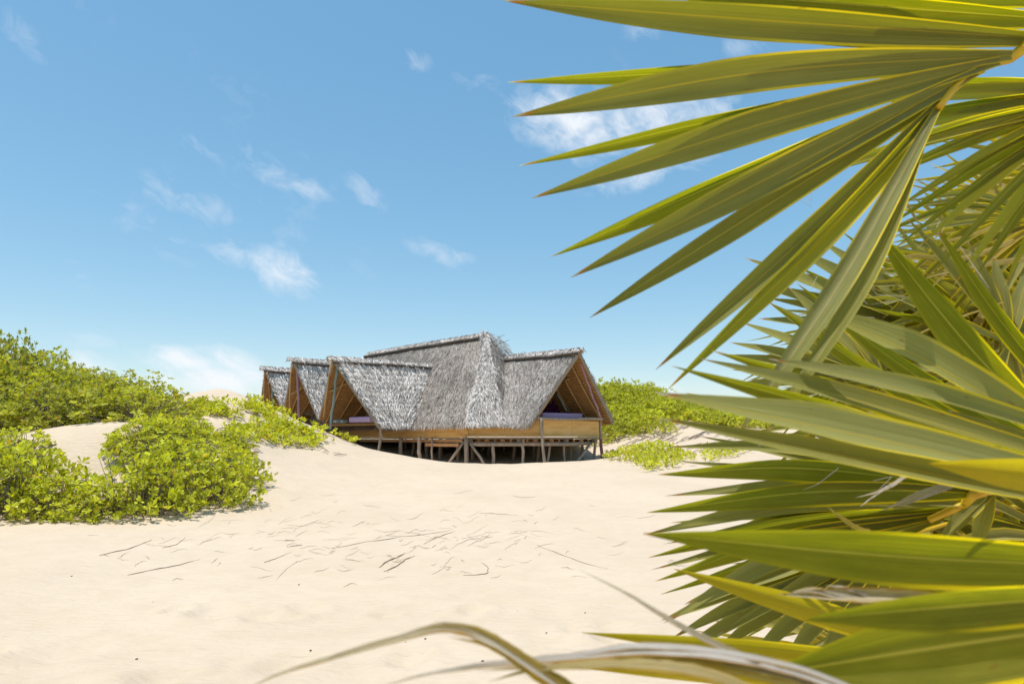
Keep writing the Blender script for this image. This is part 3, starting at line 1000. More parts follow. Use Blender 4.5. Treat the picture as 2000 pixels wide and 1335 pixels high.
a = at(1060, 812, 27.6); b = at(1139, 812, 28.7)
soft_box('mattress', [a, b, b + Vector((-.9, 1.0, 0)), a + Vector((-.9, 1.0, 0))], LZ + .002, LZ + .27, M_LAV, 'lavender mattress in the loft of the right-hand gable', 'mattress')
a = at(722, 815, 28.9); b = at(681, 815, 30.1)
soft_box('mattress', [a, b, b + Vector((.9, .9, 0)), a + Vector((.9, .9, 0))], 2.222, 2.46, M_LAV, 'speckled lavender mattress inside the nearest left gable', 'mattress')
for k, px in enumerate((657, 669)):
    p = at(px, 815, 30.6)
    soft_box('pillow', [p, p + Vector((-.22, .22, 0)), p + Vector((.0, .5, 0)), p + Vector((.22, .22, 0))], 2.222, 2.36, M_BLUE, ('pale blue pillow nearest the grey green pole, left gable loft', 'pale blue pillow beside the lavender mattress, left gable loft')[k], 'pillow')
# dark curtain at the back of the wing's loft
cb = MB()
c0, c1 = at(1062, 800, 29.6), at(1100, 800, 30.2)
n = 26
for i in range(n):
    f = i / (n - 1)
    p = c0.lerp(c1, f) + Vector((0, math.sin(i * 1.3) * .05, 0))
    cb.v += [(p.x, p.y, LZ + .001), (p.x, p.y, LZ + .35 + 1.05 * f)]
    cb.c += [(1, 1, 1)] * 2
cb.f = [(2 * i, 2 * i + 2, 2 * i + 3, 2 * i + 1) for i in range(n - 1)]
tag(cb.build('curtain', M_CURT, None, smooth=True), 'dark purple curtain hanging deep inside the right gable', 'curtain')


# ------------------------------------------------------------------ shrubs
def rosettes(P, A, L, k, seed, tint='shrub', flat=0.0):
    """k obovate leaves around every point P with axis A and leaf length L."""
    r = np.random.default_rng(seed)
    n = len(P)
    A = A / np.linalg.norm(A, axis=1)[:, None]
    ref = np.where(np.abs(A[:, 2:3]) > .9, np.array([[1., 0, 0]]), np.array([[0, 0, 1.]]))
    S = np.cross(A, ref); S /= np.linalg.norm(S, axis=1)[:, None]
    T = np.cross(A, S)
    P, A, S, T, L = [np.repeat(x, k, 0) for x in (P, A, S, T, np.asarray(L)[:, None])]
    m = n * k
    th = (np.tile(np.arange(k), n) * 2.399 + np.repeat(r.random(n) * 6.28, k) + r.normal(0, .25, m))[:, None]
    ph = (np.tile(np.linspace(.25, 1.25, k), n) + r.normal(0, .18, m) + flat)[:, None]
    rad = S * np.cos(th) + T * np.sin(th)
    d = A * np.cos(ph) + rad * np.sin(ph)
    side = np.cross(d, A); side /= np.maximum(np.linalg.norm(side, axis=1)[:, None], 1e-6)
    nn = np.cross(side, d)
    L = L * r.uniform(.55, 1.2, (m, 1)); W = L * r.uniform(.19, .25, (m, 1))
    curl = r.uniform(-.02, .16, (m, 1)) * L
    V = np.stack([P, P + d * L * .45 - side * W * .55, P + d * L * .45 + side * W * .55, P + d * L * .82 - side * W - nn * curl * .35, P + d * L * .82 + side * W - nn * curl * .35, P + d * L - nn * curl], 1).reshape(-1, 3)
    i = np.arange(m)[:, None] * 6
    F3 = np.concatenate([i + np.array([[0, 2, 1]]), i + np.array([[3, 4, 5]])]); F4 = i + np.array([[1, 2, 4, 3]])
    g = r.random((m, 1)) * .6 + np.repeat(r.random((n, 1)), k, 0) * .4
    if tint == 'shrub':
        c = np.array([[.28, .31, .03]]) * (1 - g) + np.array([[.48, .49, .06]]) * g
    elif tint == 'dark':
        c = np.array([[.24, .265, .035]]) * (1 - g) + np.array([[.44, .45, .075]]) * g
    else:
        c = np.array([[.36, .40, .03]]) * (1 - g) + np.array([[.56, .57, .06]]) * g
    c = c * np.repeat(r.uniform(.72, 1.32, (n, 1)), k, 0) * r.uniform(.85, 1.2, (m, 1))
    q = r.random(m)
    c[q < .012] = (.60, .36, .05)
    c[(q > .012) & (q < .03)] = (.38, .34, .08)
    c[(q > .03) & (q < .05)] = (.20, .15, .08)
    return V, F4, F3, np.repeat(c, 6, 0)


def shrub_mesh(r_, h, nros, k, L, seed, tint, fill=.55, knobs=7):
    """A lumpy dome of leaf rosettes, radius r_ and height h, over its own stems."""
    r = np.random.default_rng(seed)
    kb = r.normal(0, 1, (knobs, 3)); kb[:, 2] = np.abs(kb[:, 2]); kb /= np.linalg.norm(kb, axis=1)[:, None]
    ka = r.uniform(-.28, .46, knobs)
    D = r.normal(0, 1, (nros, 3)); D[:, 2] = np.abs(D[:, 2]) * .95 + .02; D /= np.linalg.norm(D, axis=1)[:, None]
    bump_ = 1 + (np.exp(-((D[:, None] - kb[None]) ** 2).sum(-1) * 5.5) * ka).sum(1)
    rr = bump_ * np.where(r.random(nros) < fill, r.uniform(.86, 1.07, nros), r.uniform(.45, .9, nros))
    P = D * rr[:, None] * np.array([r_, r_, h]); P[:, 2] += .04
    A = D * np.array([.8, .8, .7]) + np.array([0, 0, .65]) + r.normal(0, .28, D.shape)
    leaves = rosettes(P, A, r.uniform(.8, 1.2, nros) * L, k, seed + 1, tint)
    v, f, c = merge([leaves])
    lm = np_mesh('foliage', v, f, color=c); lm.materials.append(M_LEAF)
    # stems
    mb = MB()
    pick = r.choice(nros, min(nros, 110), replace=False)
    for j in pick:
        p = P[j]; b = np.array([r.normal(0, .18) * r_, r.normal(0, .18) * r_, -.12])
        q = b * .45 + p * .55 + np.array([0, 0, -.12 * h]) + r.normal(0, .05, 3)
        g = r.uniform(.6, 1.2)
        mb.tube([b, q, p], [.016, .010, .005], 4, color=(.30 * g, .25 * g, .20 * g), cap=False)
    me = bpy.data.meshes.new('stem'); me.from_pydata(mb.v, [], mb.f)
    at_ = me.attributes.new('tint', 'FLOAT_COLOR', 'POINT'); at_.data.foreach_set('color', np.array([(*c_, 1) for c_ in mb.c], np.float32).ravel())
    me.update(); me.materials.append(M_TINT)
    return lm, me


NEAR = [shrub_mesh(1.0, 1.0, 270, 9, .125, 100 + i, 'bright', .6) for i in range(3)]
BIG = [shrub_mesh(1.0, 1.0, 400, 9, .11, 120 + i, 'dark' if i % 2 else 'shrub', .6, 12) for i in range(4)]


def shrub(protos, x, y, r_, h, label, group, seed, name='beach_shrub', sink=.1):
    lm, sm = protos[seed % len(protos)]
    e = empty(name, (x, y, gz(x, y) - sink))
    e.rotation_euler.z = (seed * 2.399) % 6.28
    k = 1.0 + .25 * math.sin(seed * 1.7)
    e.scale = (r_ * k, r_ / k, h)
    tag(e, label, 'shrub', group)
    for nm, me in (('foliage', lm), ('stems', sm)):
        o = bpy.data.objects.new(nm, me); col.objects.link(o); o.parent = e
        o['kind'] = 'stuff'
    return e


near = [(15, 1000, 1.15, 1.2, 'leafy shrub at the left edge where the sand begins'),
        (105, 1003, .9, .72, 'bright shrub below the bare sand shelf, second from the left edge'),
        (196, 1005, .8, .62, 'low shrub spilling onto the sand below the notch in the dune'),
        (275, 995, 1.0, 1.05, 'full shrub just right of the notch in the dune'),
        (350, 985, 1.0, 1.0, 'broad shrub in the middle of the front row by the sand'),
        (425, 970, .85, .9, 'bushy shrub at the right end of the front row'),
        (462, 938, .6, .62, 'small shrub at the outer right corner, above its own shadow'),
        (320, 930, .9, .8, 'shrub behind the front row, below the bare dune slope'),
        (400, 915, .85, .7, 'shrub behind the right end of the front row'),
        (25, 945, .8, .75, 'shrub in front of the bare sand shelf at left'),
        (285, 885, .6, .45, 'small shrub growing at the right end of the bare sand shelf'),
        (35, 885, .85, .6, 'shrub at the left end of the bare sand shelf'),
        (300, 868, .75, .6, 'low shrub between the front row and the hillside thicket'),
        (372, 858, .7, .55, 'low shrub at the foot of the thicket, beside the bare dune slope'),
        (440, 872, .6, .5, 'small shrub standing furthest right above the front row'),
        (-70, 985, 1.1, 1.1, 'shrub half cut off by the left edge of the picture')]
for k, (px, py, r_, h, lab) in enumerate(near):
    p = ray_ground(px, py)
    shrub(NEAR, p.x, p.y, r_, h, lab, 'shrubs along the edge of the sand', k)

thick = []
THICK_ROW = ['lower', 'middle', 'upper']
ORD = ['first', 'second', 'third', 'fourth', 'fifth', 'sixth']
for row, (Y, x0, x1, n, h0) in enumerate(((17.9, -14.6, -9.4, 5, 1.05), (19.4, -16, -10.6, 6, 1.15), (21.8, -18, -12.3, 6, 1.2), (24.4, -20, -14.4, 5, 1.2), (27.0, -21.5, -15.4, 4, 1.1))):
    for i in range(n):
        f = i / (n - 1)
        lab = 'dense green shrub in the thicket covering the left hillside'
        if row == 0: lab = '%s shrub from the left edge along the foot of the hillside thicket' % ORD[i]
        if row == 4: lab = '%s shrub from the left edge on the skyline of the thicket' % ORD[i]
        if 1 <= row <= 3 and i in (0, n - 1): lab = '%s shrub in the %s part of the hillside thicket' % ('leftmost' if i == 0 else 'rightmost', THICK_ROW[row - 1])
        thick.append((x0 + (x1 - x0) * f + random.uniform(-.4, .4), Y + random.uniform(-.4, .4), random.uniform(1.15, 1.45), h0 * random.uniform(.8, 1.2) * (1.22 - .55 * f), lab))
for k, (x, y, r_, h, lab) in enumerate(thick):
    shrub(BIG, x, y, r_, h, lab, 'thicket shrubs on the left hill', 40 + k, 'thicket_shrub')
shrub(BIG, -17.9, 23.4, .9, 1.75, 'tallest bush of the thicket, reaching highest at the left edge', None, 91, 'thicket_shrub')


def cover(name, polys, n, L, k, seed, label, tint='bright', rise=(.03, .22), Aup=1.0, clump=1.4, thr=.42):
    """Low creeping leaves over parts of the ground (areas given as places in the photograph)."""
    r = np.random.default_rng(seed)
    pts = []
    for poly, share in polys:
        poly = np.array(poly, float)
        lo, hi = poly.min(0), poly.max(0)
        need, tries = int(n * share), 0
        while need > 0 and tries < n * 8:
            tries += 1
            x, y = r.uniform(lo, hi)
            inside = False
            j = len(poly) - 1
            for i in range(len(poly)):
                if (poly[i, 1] > y) != (poly[j, 1] > y) and x < (poly[j, 0] - poly[i, 0]) * (y - poly[i, 1]) / (poly[j, 1] - poly[i, 1]) + poly[i, 0]:
                    inside = not inside
                j = i
            if inside:
                p = ray_ground(x, y)
                if float(vnoise(np.array([p.x * clump]), np.array([p.y * clump]), seed)[0]) > thr:
                    pts.append(p); need -= 1
    P = np.array([tuple(p) for p in pts])
    P[:, :2] += r.normal(0, .12, (len(P), 2))
    P[:, 2] = look(P[:, 0], P[:, 1]) + r.uniform(*rise, len(P))
    A = r.normal(0, .38, P.shape) + np.array([0, 0, Aup])
    v, f, c = merge([rosettes(P, A, r.uniform(.7, 1.25, len(P)) * L, k, seed + 1, tint, .1)])
    o = link(name, np_mesh(name, v, f, color=c), M_LEAF)
    return tag(o, label, 'ground cover', kind='stuff')


cover('dune_creeper', [([(480, 775), (540, 785), (640, 838), (700, 864), (690, 868), (620, 858), (560, 845), (500, 810)], .34),
                       ([(480, 835), (560, 825), (640, 862), (610, 880), (540, 872), (490, 860)], .24),
                       ([(370, 790), (440, 785), (500, 800), (500, 818), (420, 815), (370, 805)], .22),
                       ([(420, 850), (470, 835), (500, 862), (480, 900), (440, 900)], .12),
                       ([(240, 815), (380, 800), (420, 835), (390, 860), (300, 868)], .22)],
      1150, .145, 9, 300, 'bright green creeping plants over the top of the left dune')
cover('slope_creeper', [([(1175, 897), (1230, 876), (1275, 868), (1330, 882), (1360, 900), (1330, 912), (1260, 922), (1235, 905)], .8), ([(1345, 880), (1440, 872), (1470, 885), (1380, 905)], .2)],
      900, .12, 7, 301, 'bright green mat of creepers beside the house, right', thr=.3)


def hill_scrub():
    r = np.random.default_rng(305)
    parts = []
    for i in range(230):
        if i < 150: x = r.uniform(3.6, 12); y = r.uniform(32.5, 42)
        else: x = r.uniform(8, 28); y = r.uniform(35, 46)
        if x > 7.2 and y < 34.8: continue
        z = gz(x, y)
        rad, h = r.uniform(.8, 1.5), r.uniform(.6, 1.2) * (1.0 if x < 9 else .7)
        n = 90
        D = r.normal(0, 1, (n, 3)); D[:, 2] = np.abs(D[:, 2]) + .05; D /= np.linalg.norm(D, axis=1)[:, None]
        P = D * r.uniform(.7, 1.06, (n, 1)) * np.array([rad, rad, h]) + np.array([x, y, z - .05])
        parts.append(rosettes(P, D + np.array([0, 0, .6]) + r.normal(0, .3, D.shape), r.uniform(.12, .2, n), 6, 400 + i, 'shrub' if r.random() < .6 else 'bright'))
    v, f, c = merge(parts)
    o = link('hill_scrub', np_mesh('hill_scrub', v, f, color=c), M_LEAF)
    tag(o, 'low green scrub covering the hill behind the house, right', 'scrub', kind='stuff')


hill_scrub()
# scrub seen far behind under the house
def back_scrub():
    r = np.random.default_rng(306)
    parts = []
    for i in range(36):
        x = r.uniform(-14, 3); y = r.uniform(43, 50)
        z = gz(x, y); rad, h = r.uniform(.7, 1.4), r.uniform(.3, .7)
        D = r.normal(0, 1, (70, 3)); D[:, 2] = np.abs(D[:, 2]) + .05; D /= np.linalg.norm(D, axis=1)[:, None]
        parts.append(rosettes(D * np.array([rad, rad, h]) + np.array([x, y, z]), D + np.array([0, 0, .6]), np.full(70, .16), 6, 600 + i, 'shrub'))
    v, f, c = merge(parts)
    tag(link('back_scrub', np_mesh('back_scrub', v, f, color=c), M_LEAF), 'green scrub far behind, seen between the stilts', 'scrub', kind='stuff')


back_scrub()


# ------------------------------------------------------------------ twigs, roots and litter on the sand
def strand(px_pts, r, lift=0.0, color=(.22, .15, .10), n=5, mb=None):
    mb = mb or MB()
    P = [ray_ground(x, y) for x, y in px_pts]
    Q = []
    for i in range(len(P) - 1):
        for k in range(4):
            Q.append(P[i].lerp(P[i + 1], k / 4))
    Q.append(P[-1])
    Q = [Vector((q.x + random.uniform(-.01, .01), q.y + random.uniform(-.015, .015), gz(q.x, q.y) + r * .4 + lift * math.sin(math.pi * i / (len(Q) - 1)) + random.uniform(-.4, .5) * r)) for i, q in enumerate(Q)]
    m = len(Q) - 1
    mb.tube(Q, [r * (.35 + .65 * math.sin(math.pi * min(1, .12 + i / m * .9))) for i in range(len(Q))], n, .3, color=color)
    return mb


TW = [([(250, 1124), (300, 1114), (350, 1104), (392, 1092)], .014, 'long dry root lying alone on the sand at left'),
      ([(197, 1085), (240, 1075), (270, 1066), (298, 1054)], .016, 'curved dry root on the sand below the left shrubs'),
      ([(316, 1070), (345, 1064), (362, 1050)], .013, 'short hooked twig right of the curved root at left'),
      ([(648, 1072), (740, 1056), (830, 1044), (885, 1034)], .011, 'long thin straight stem slanting across the middle sand'),
      ([(742, 1108), (756, 1097), (775, 1090), (790, 1080)], .022, 'thick dark root curled in the middle of the sand'),
      ([(750, 1116), (775, 1105), (792, 1094), (808, 1086)], .020, 'second thick root lying in front of the dark curled one'),
      ([(905, 1124), (930, 1124), (952, 1120), (953, 1108), (938, 1098)], .011, 'hook-shaped thin stem on the sand, right of the middle'),
      ([(828, 1062), (850, 1052), (870, 1044), (888, 1038)], .012, 'forked-off twig touching the long straight stem'),
      ([(1050, 1065), (1090, 1082), (1130, 1096), (1188, 1110)], .009, 'thin stem running down to the right towards the palm'),
      ([(555, 1055), (575, 1056)], .020, 'small brown seed husk left of the middle of the sand'),
      ([(560, 1068), (580, 1066), (592, 1064)], .018, 'short brown twig just below the seed husk'),
      ([(515, 1098), (545, 1088), (570, 1078)], .012, 'thin bent twig below the seed husk, left of middle'),
      ([(1000, 968), (1020, 972), (1046, 970)], .012, 'thin dark strand high on the sand, right of middle'),
      ([(935, 1003), (970, 1003), (1010, 1005)], .012, 'straight dark stem lying level on the upper sand')]
for pts, r, lab in TW:
    o = strand(pts, r * .42, .002, (.37, .285, .205)).build('dry_twig', M_TINT, None, smooth=True)
    tag(o, lab, 'twig', 'dry twigs on the sand')

lit = MB()
for k in range(210):
    cx = random.gauss(720, 260); cy = random.gauss(1055, 42)
    if cx < 160 or cx > 1420 or cy < 950 or cy > 1180: continue
    L_ = random.uniform(6, 60) * random.uniform(.5, 1); a = random.gauss(-.15, .22)
    pts = [(cx + L_ * f * math.cos(a), cy + L_ * f * math.sin(a) + 2.2 * math.cos(f * 4 + k) ) for f in (-.5, -.25, 0, .25, .5)]
    g = random.uniform(.5, 1.3)
    strand(pts, random.uniform(.0013, .0028), .002, (.40 * g, .31 * g, .23 * g), 4, lit)
for k in range(16):
    p = ray_ground(random.uniform(50, 1300), random.uniform(930, 1300))
    s = random.uniform(.003, .009)
    g = random.uniform(.3, 1)
    lit.tube([p + Vector((-s, 0, .004)), p + Vector((s, s * .6, .006))], s * .55, 5, .5, color=(.2 * g, .13 * g, .08 * g))
tag(lit.build('plant_litter', M_TINT), 'fine stems and crumbs scattered over the sand', 'litter', kind='stuff')

# dry roots and stems on the slope at right and under the shrubs at left
rt = MB()
for k in range(70):
    x, y = random.uniform(1190, 1440), random.uniform(838, 892)
    if y > 870 and x < 1330: continue
    L_ = random.uniform(10, 40)
    g = random.uniform(.6, 1.4)
    strand([(x, y), (x + L_ * .5, y - L_ * .15), (x + L_, y - L_ * .45)], random.uniform(.010, .022), .06, (.30 * g, .23 * g, .17 * g), 4, rt)
for k in range(60):
    x, y = random.uniform(300, 660), random.uniform(800, 890)
    L_ = random.uniform(8, 26); g = random.uniform(.6, 1.3)
    strand([(x, y), (x + L_ * .5, y + 1), (x + L_, y + random.uniform(-2, 5))], random.uniform(.008, .014), .04, (.26 * g, .20 * g, .15 * g), 4, rt)
tag(rt.build('dry_roots', M_TINT), 'tangle of pale dry roots lying on the dune slopes', 'roots', kind='stuff')


# ------------------------------------------------------------------ the fan palm in front, right
palm = empty('fan_palm', (1.9, 2.1, gz(1.9, 2.1)))
tag(palm, 'large green fan palm filling the right side, close to the camera', 'palm')
PALM_O = Vector(palm.location)
CROWN = Vector((1.85, 2.05, 1.15))


def catmull(P, n):
    P = [P[0] * 2 - P[1]] + P + [P[-1] * 2 - P[-2]]
    out = []
    segs = len(P) - 3
    for i in range(n):
        t = i / (n - 1) * segs
        k = min(int(t), segs - 1); f = t - k
        a, b, c, d = P[k:k + 4]
        out.append(.5 * (2 * b + (c - a) * f + (2 * a - 5 * b + 4 * c - d) * f * f + (3 * b - a - 3 * c + d) * f ** 3))
    return out


def blade(P, nrm, width, w0=.25, ts=.42, fold=.42, twist=0.0, dry=0.0, grey=0.0, n=22, sharp=1.4, parent=None, name='leaf_segment', ragged=0.0, pleats=0, tr=None, bag=None, pale=False):
    """One pleated segment of a fan leaf along the points P (base to tip)."""
    C_ = catmull([Vector(p) for p in P], n)
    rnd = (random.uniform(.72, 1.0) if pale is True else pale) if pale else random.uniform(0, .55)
    if tr is None: tr = random.uniform(.12, .22) if pale else random.uniform(.3, .55)
    V, UV = [], []
    us = (-1, -.55, 0, .55, 1) if not pleats else tuple(-1 + i / pleats for i in range(2 * pleats + 1))
    m5 = len(us)
    wav = [random.uniform(0, 6.28) for _ in range(3)]
    for i, c in enumerate(C_):
        t = i / (n - 1)
        T = (C_[min(i + 1, n - 1)] - C_[max(i - 1, 0)]).normalized()
        S = T.cross(nrm).normalized(); N = S.cross(T)
        if N.dot(nrm) < 0: N = -N
        a = twist * (t - .3)
        S, N = S * math.cos(a) + N * math.sin(a), N * math.cos(a) - S * math.sin(a)
        if t < ts:
            f = t / ts; w = w0 + (1 - w0) * (f * (2 - f))
        else:
            f = (t - ts) / (1 - ts); w = 1 - f ** sharp
        w = max(w, .015) * width / 2
        fo = fold * (1.15 - .35 * t)
        for u_ in us:
            k = abs(u_) ** 1.25 if not pleats else (.75 * (round((u_ + 1) * pleats) % 2) * (1 / pleats) * 2.2 + .35 * abs(u_))
            k += .10 * abs(u_) * math.sin(t * 9 + wav[0] + (1.7 if u_ > 0 else 0)) + .05 * math.sin(t * 23 + wav[1]) * abs(u_)
            ww = w * (1 + ragged * random.uniform(-1, 1) * (abs(u_) == 1))
            V.append(tuple(c + S * (u_ * ww * math.cos(fo)) + N * (k * ww * math.sin(fo)) - PALM_O))
            UV.append((u_ * .5 + .5, t))
    F = [(i * m5 + k, i * m5 + k + 1, i * m5 + m5 + 1 + k, i * m5 + m5 + k) for i in range(n - 1) for k in range(m5 - 1)]
    cols = np.tile([[dry, rnd, grey, tr]], (len(V), 1))
    if bag is not None:
        b0 = sum(len(x[0]) for x in bag)
        bag.append((np.array(V), np.array(F) + b0, cols, np.array(UV)))
        return None
    me = np_mesh(name, V, [F], color=cols, uv=UV, smooth=True)
    return link(name, me, M_PALM, parent)


def mat_stalk():
    m, n, l, out = new_mat('leaf_stalk')
    tc = nd(n, 'ShaderNodeTexCoord')
    v = noise(n, l, 30, 4, .6, tc.outputs['Object'])
    c = ramp(n, [(.3, (.52, .29, .005)), (.6, (.56, .38, .01)), (.8, (.36, .17, .01))]); l.new(v, c.inputs[0])
    bsdf(n, l, out, c.outputs[0], .45, .4)
    return m


M_STALK = mat_stalk()


def frond(hub, to=None, costa=None, r=.012):
    """A frond: its stalk from the crown to the hub (and on along a costa); segments are its children."""
    hub = Vector(hub)
    to = to or CROWN + Vector((random.uniform(-.1, .1), random.uniform(-.1, .1), random.uniform(-.15, .2)))
    mid = (hub + to) / 2 + Vector((0, 0, .12))
    pts = catmull([to, mid, hub] + [Vector(p) for p in (costa or [])], 16)
    mb = MB(); mb.tube([p - PALM_O for p in pts], [r * (1.5 - .9 * i / 15) for i in range(16)], 7)
    return mb.build('frond', M_STALK, palm, smooth=True)


def to_cam(p): return (Vector((0, 0, EYE)) - p).normalized()


def seg(fr, base, tip, w, b=0.0, mid=None, dry=0.0, grey=0.0, fold=.68, w0=.3, ts=.46, twist=0.0, sharp=1.4, bow=0.0, tr=None, pale=None):
    """base/tip: (px, py, Y); w: width in photograph pixels; b: >0 turns the blade's face up to the sun, <0 down."""
    B, T = at(*base), at(*tip)
    Mi = at(*mid) if mid else (B + T) / 2 + Vector((0, 0, bow))
    nrm = (to_cam(Mi) + Vector((0, 0, 1)) * b + Vector((random.uniform(-.12, .12), 0, 0))).normalized()
    Ym = Mi.y
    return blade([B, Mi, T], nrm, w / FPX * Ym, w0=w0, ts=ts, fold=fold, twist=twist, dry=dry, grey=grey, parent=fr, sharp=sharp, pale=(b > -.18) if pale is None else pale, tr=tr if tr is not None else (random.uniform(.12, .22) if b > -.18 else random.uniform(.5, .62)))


# upper frond
f1 = frond(at(2090, 92, .95), costa=[at(1985, 112, .95), at(1920, 130, .95), at(1868, 168, .94), at(1832, 212, .925)], r=.008)
seg(f1, (2100, 0, 1.0), (1130, -95, 1.0), 105, -.5, ts=.52, sharp=1.75)
seg(f1, (2090, 40, .96), (1250, -22, .98), 90, -.6, ts=.5, sharp=1.75, tr=.4)
seg(f1, (2080, 78, .95), (984, 2, .95), 90, -.30, mid=(1520, 42, .94), ts=.52, sharp=1.75, tr=.2, pale=random.uniform(.5, .66))
seg(f1, (2060, 92, .97), (1340, 62, .97), 40, .7, mid=(1700, 92, .97), ts=.6, sharp=1.75, pale=random.uniform(.5, .66))
seg(f1, (1950, 112, 1.0), (991, 161, 1.02), 50, -.55, mid=(1450, 135, 1.0), ts=.55, sharp=1.75)
seg(f1, (1975, 108, .94), (1000, 228, .91), 84, -.1, mid=(1480, 142, .92), fold=.5, ts=.52, sharp=1.75, pale=random.uniform(.5, .66))
seg(f1, (1950, 118, .99), (1012, 324, .99), 46, -.6, mid=(1440, 225, .99), ts=.55, sharp=1.75)
seg(f1, (1950, 120, .94), (1038, 387, .89), 74, 0, mid=(1490, 242, .92), fold=.5, ts=.52, sharp=1.75, pale=random.uniform(.5, .66))
seg(f1, (1920, 135, .99), (1076, 501, .99), 60, -.55, mid=(1420, 350, .99), ts=.5, sharp=1.75)
seg(f1, (1905, 142, .94), (1114, 542, .89), 72, 0, mid=(1520, 338, .92), fold=.52, ts=.52, sharp=1.75, pale=random.uniform(.5, .66))
seg(f1, (1880, 160, .945), (1152, 620, .91), 64, -.1, mid=(1500, 400, .93), ts=.52, sharp=1.75, pale=random.uniform(.5, .66))
seg(f1, (1862, 176, .94), (1280, 722, .86), 58, -.1, mid=(1580, 455, .9), ts=.52, sharp=1.75, pale=random.uniform(.5, .66))
seg(f1, (1850, 188, .94), (1302, 762, .86), 54, -.25, mid=(1640, 430, .9), ts=.52, sharp=1.75, pale=random.uniform(.5, .66))
seg(f1, (1832, 210, .93), (1432, 862, .74), 52, -.05, mid=(1660, 520, .84), fold=.5, ts=.52, sharp=1.75, pale=random.uniform(.5, .66))
seg(f1, (1822, 222, .93), (1482, 872, .74), 40, .55, mid=(1700, 530, .84), fold=.5, ts=.52, sharp=1.75, pale=random.uniform(.5, .66))
# second frond behind it, going down to the left
f2 = frond(at(2170, 190, 1.15), r=.009)
for tx, ty, w, b in ((1560, 352, 42, .4), (1640, 330, 40, -.5), (1712, 352, 36, -.5), (1742, 411, 34, .3), (1726, 446, 36, -.5), (1748, 484, 30, -.6), (1790, 486, 40, .6), (1814, 540, 30, -.5), (1860, 560, 34, .4), (1905, 540, 36, -.4), (1960, 560, 34, .4)):
    seg(f2, (2170, 190, 1.15), (tx, ty, 1.2), w, b, bow=.015, fold=.5, ts=.4, tr=random.uniform(.4, .6))
for ty, w, b in ((165, 46, -.5), (200, 46, .3), (232, 44, -.5), (262, 42, .4), (292, 42, -.4), (325, 40, .4)):
    seg(f2, (2220, 180, 1.2), (1640 + ty * .35, ty, 1.25), w, b, bow=.01, ts=.4, sharp=2.0, tr=.5)
# pale star above the middle
f3 = frond(at(1972, 674, 1.5), r=.008)
for tx, ty, w, b in ((1770, 424, 36, .7), (1828, 450, 34, .7), (1890, 470, 34, .5), (1940, 500, 40, .6), (2010, 520, 40, .6), (2080, 560, 40, .5), (2100, 640, 40, .6), (2090, 730, 36, .6), (2040, 790, 34, .6), (1992, 800, 30, .7), (1925, 790, 30, .5), (1700, 560, 30, .2)):
    seg(f3, (1972, 674, 1.5), (tx, ty, 1.52), w, b + .5, ts=.5)
# broad green blades crossing the middle
f4 = frond(at(2160, 950, .95), r=.01)
seg(f4, (2160, 950, .95), (1708, 448, 1.0), 84, -.6, mid=(1905, 690, .96), ts=.55)
seg(f4, (2170, 880, .95), (1832, 448, 1.0), 46, -.4, mid=(1965, 640, .96), ts=.5)
seg(f4, (2150, 930, 1.05), (1555, 552, 1.1), 46, -.3, mid=(1800, 740, 1.05), fold=.6)
seg(f4, (2150, 940, 1.05), (1500, 588, 1.12), 44, -.2, mid=(1760, 760, 1.08), fold=.6)
seg(f4, (2160, 920, .85), (1585, 600, .9), 90, .9, mid=(1830, 715, .88), fold=.55, ts=.6)
seg(f4, (2160, 940, 1.0), (1850, 800, 1.0), 50, .5, ts=.5)
# paler fans behind
f6 = frond(at(1722, 738, 1.9), r=.006)
for tx, ty, b in ((1448, 629, .3), (1424, 668, .3), (1412, 692, .35), (1430, 722, .2), (1428, 752, .1), (1450, 790, .0), (1500, 590, .2), (1540, 560, .2), (1620, 560, .1)):
    seg(f6, (1722, 738, 1.9), (tx, ty, 1.95), 34, b + .8, ts=.55, fold=.4, sharp=1.8)
f7 = frond(at(1868, 662, 2.1), r=.006)
for tx, ty, b in ((1452, 503, .2), (1462, 553, .1), (1498, 582, .3), (1540, 482, .2), (1600, 468, .4), (1480, 622, .1), (1505, 690, .2), (1640, 490, .2), (1560, 750, .0)):
    seg(f7, (1868, 662, 2.1), (tx, ty, 2.15), 44, b + .8, ts=.55, fold=.4, sharp=1.8)
# the large near blades reaching left across the dune
f8 = frond(at(2180, 985, .72), r=.012)
seg(f8, (2180, 960, .74), (1390, 684, .80), 52, -.4, mid=(1700, 778, .78), ts=.5)
seg(f8, (2180, 930, .72), (1368, 700, .76), 62, .8, mid=(1700, 790, .74), ts=.5, fold=.55)
seg(f8, (2180, 980, .72), (1312, 714, .72), 58, -.45, mid=(1690, 818, .71), ts=.5)
seg(f8, (2170, 980, .8), (1340, 767, .88), 62, -.55, mid=(1640, 830, .84), ts=.5)
seg(f8, (2190, 960, .66), (1278, 766, .62), 100, .75, mid=(1680, 850, .63), ts=.5, fold=.5)
seg(f8, (2190, 1000, .68), (1284, 816, .66), 62, .35, mid=(1700, 900, .66), ts=.45, fold=.6)
seg(f8, (2180, 880, .7), (1500, 700, .76), 64, .8, mid=(1800, 770, .72), ts=.55)
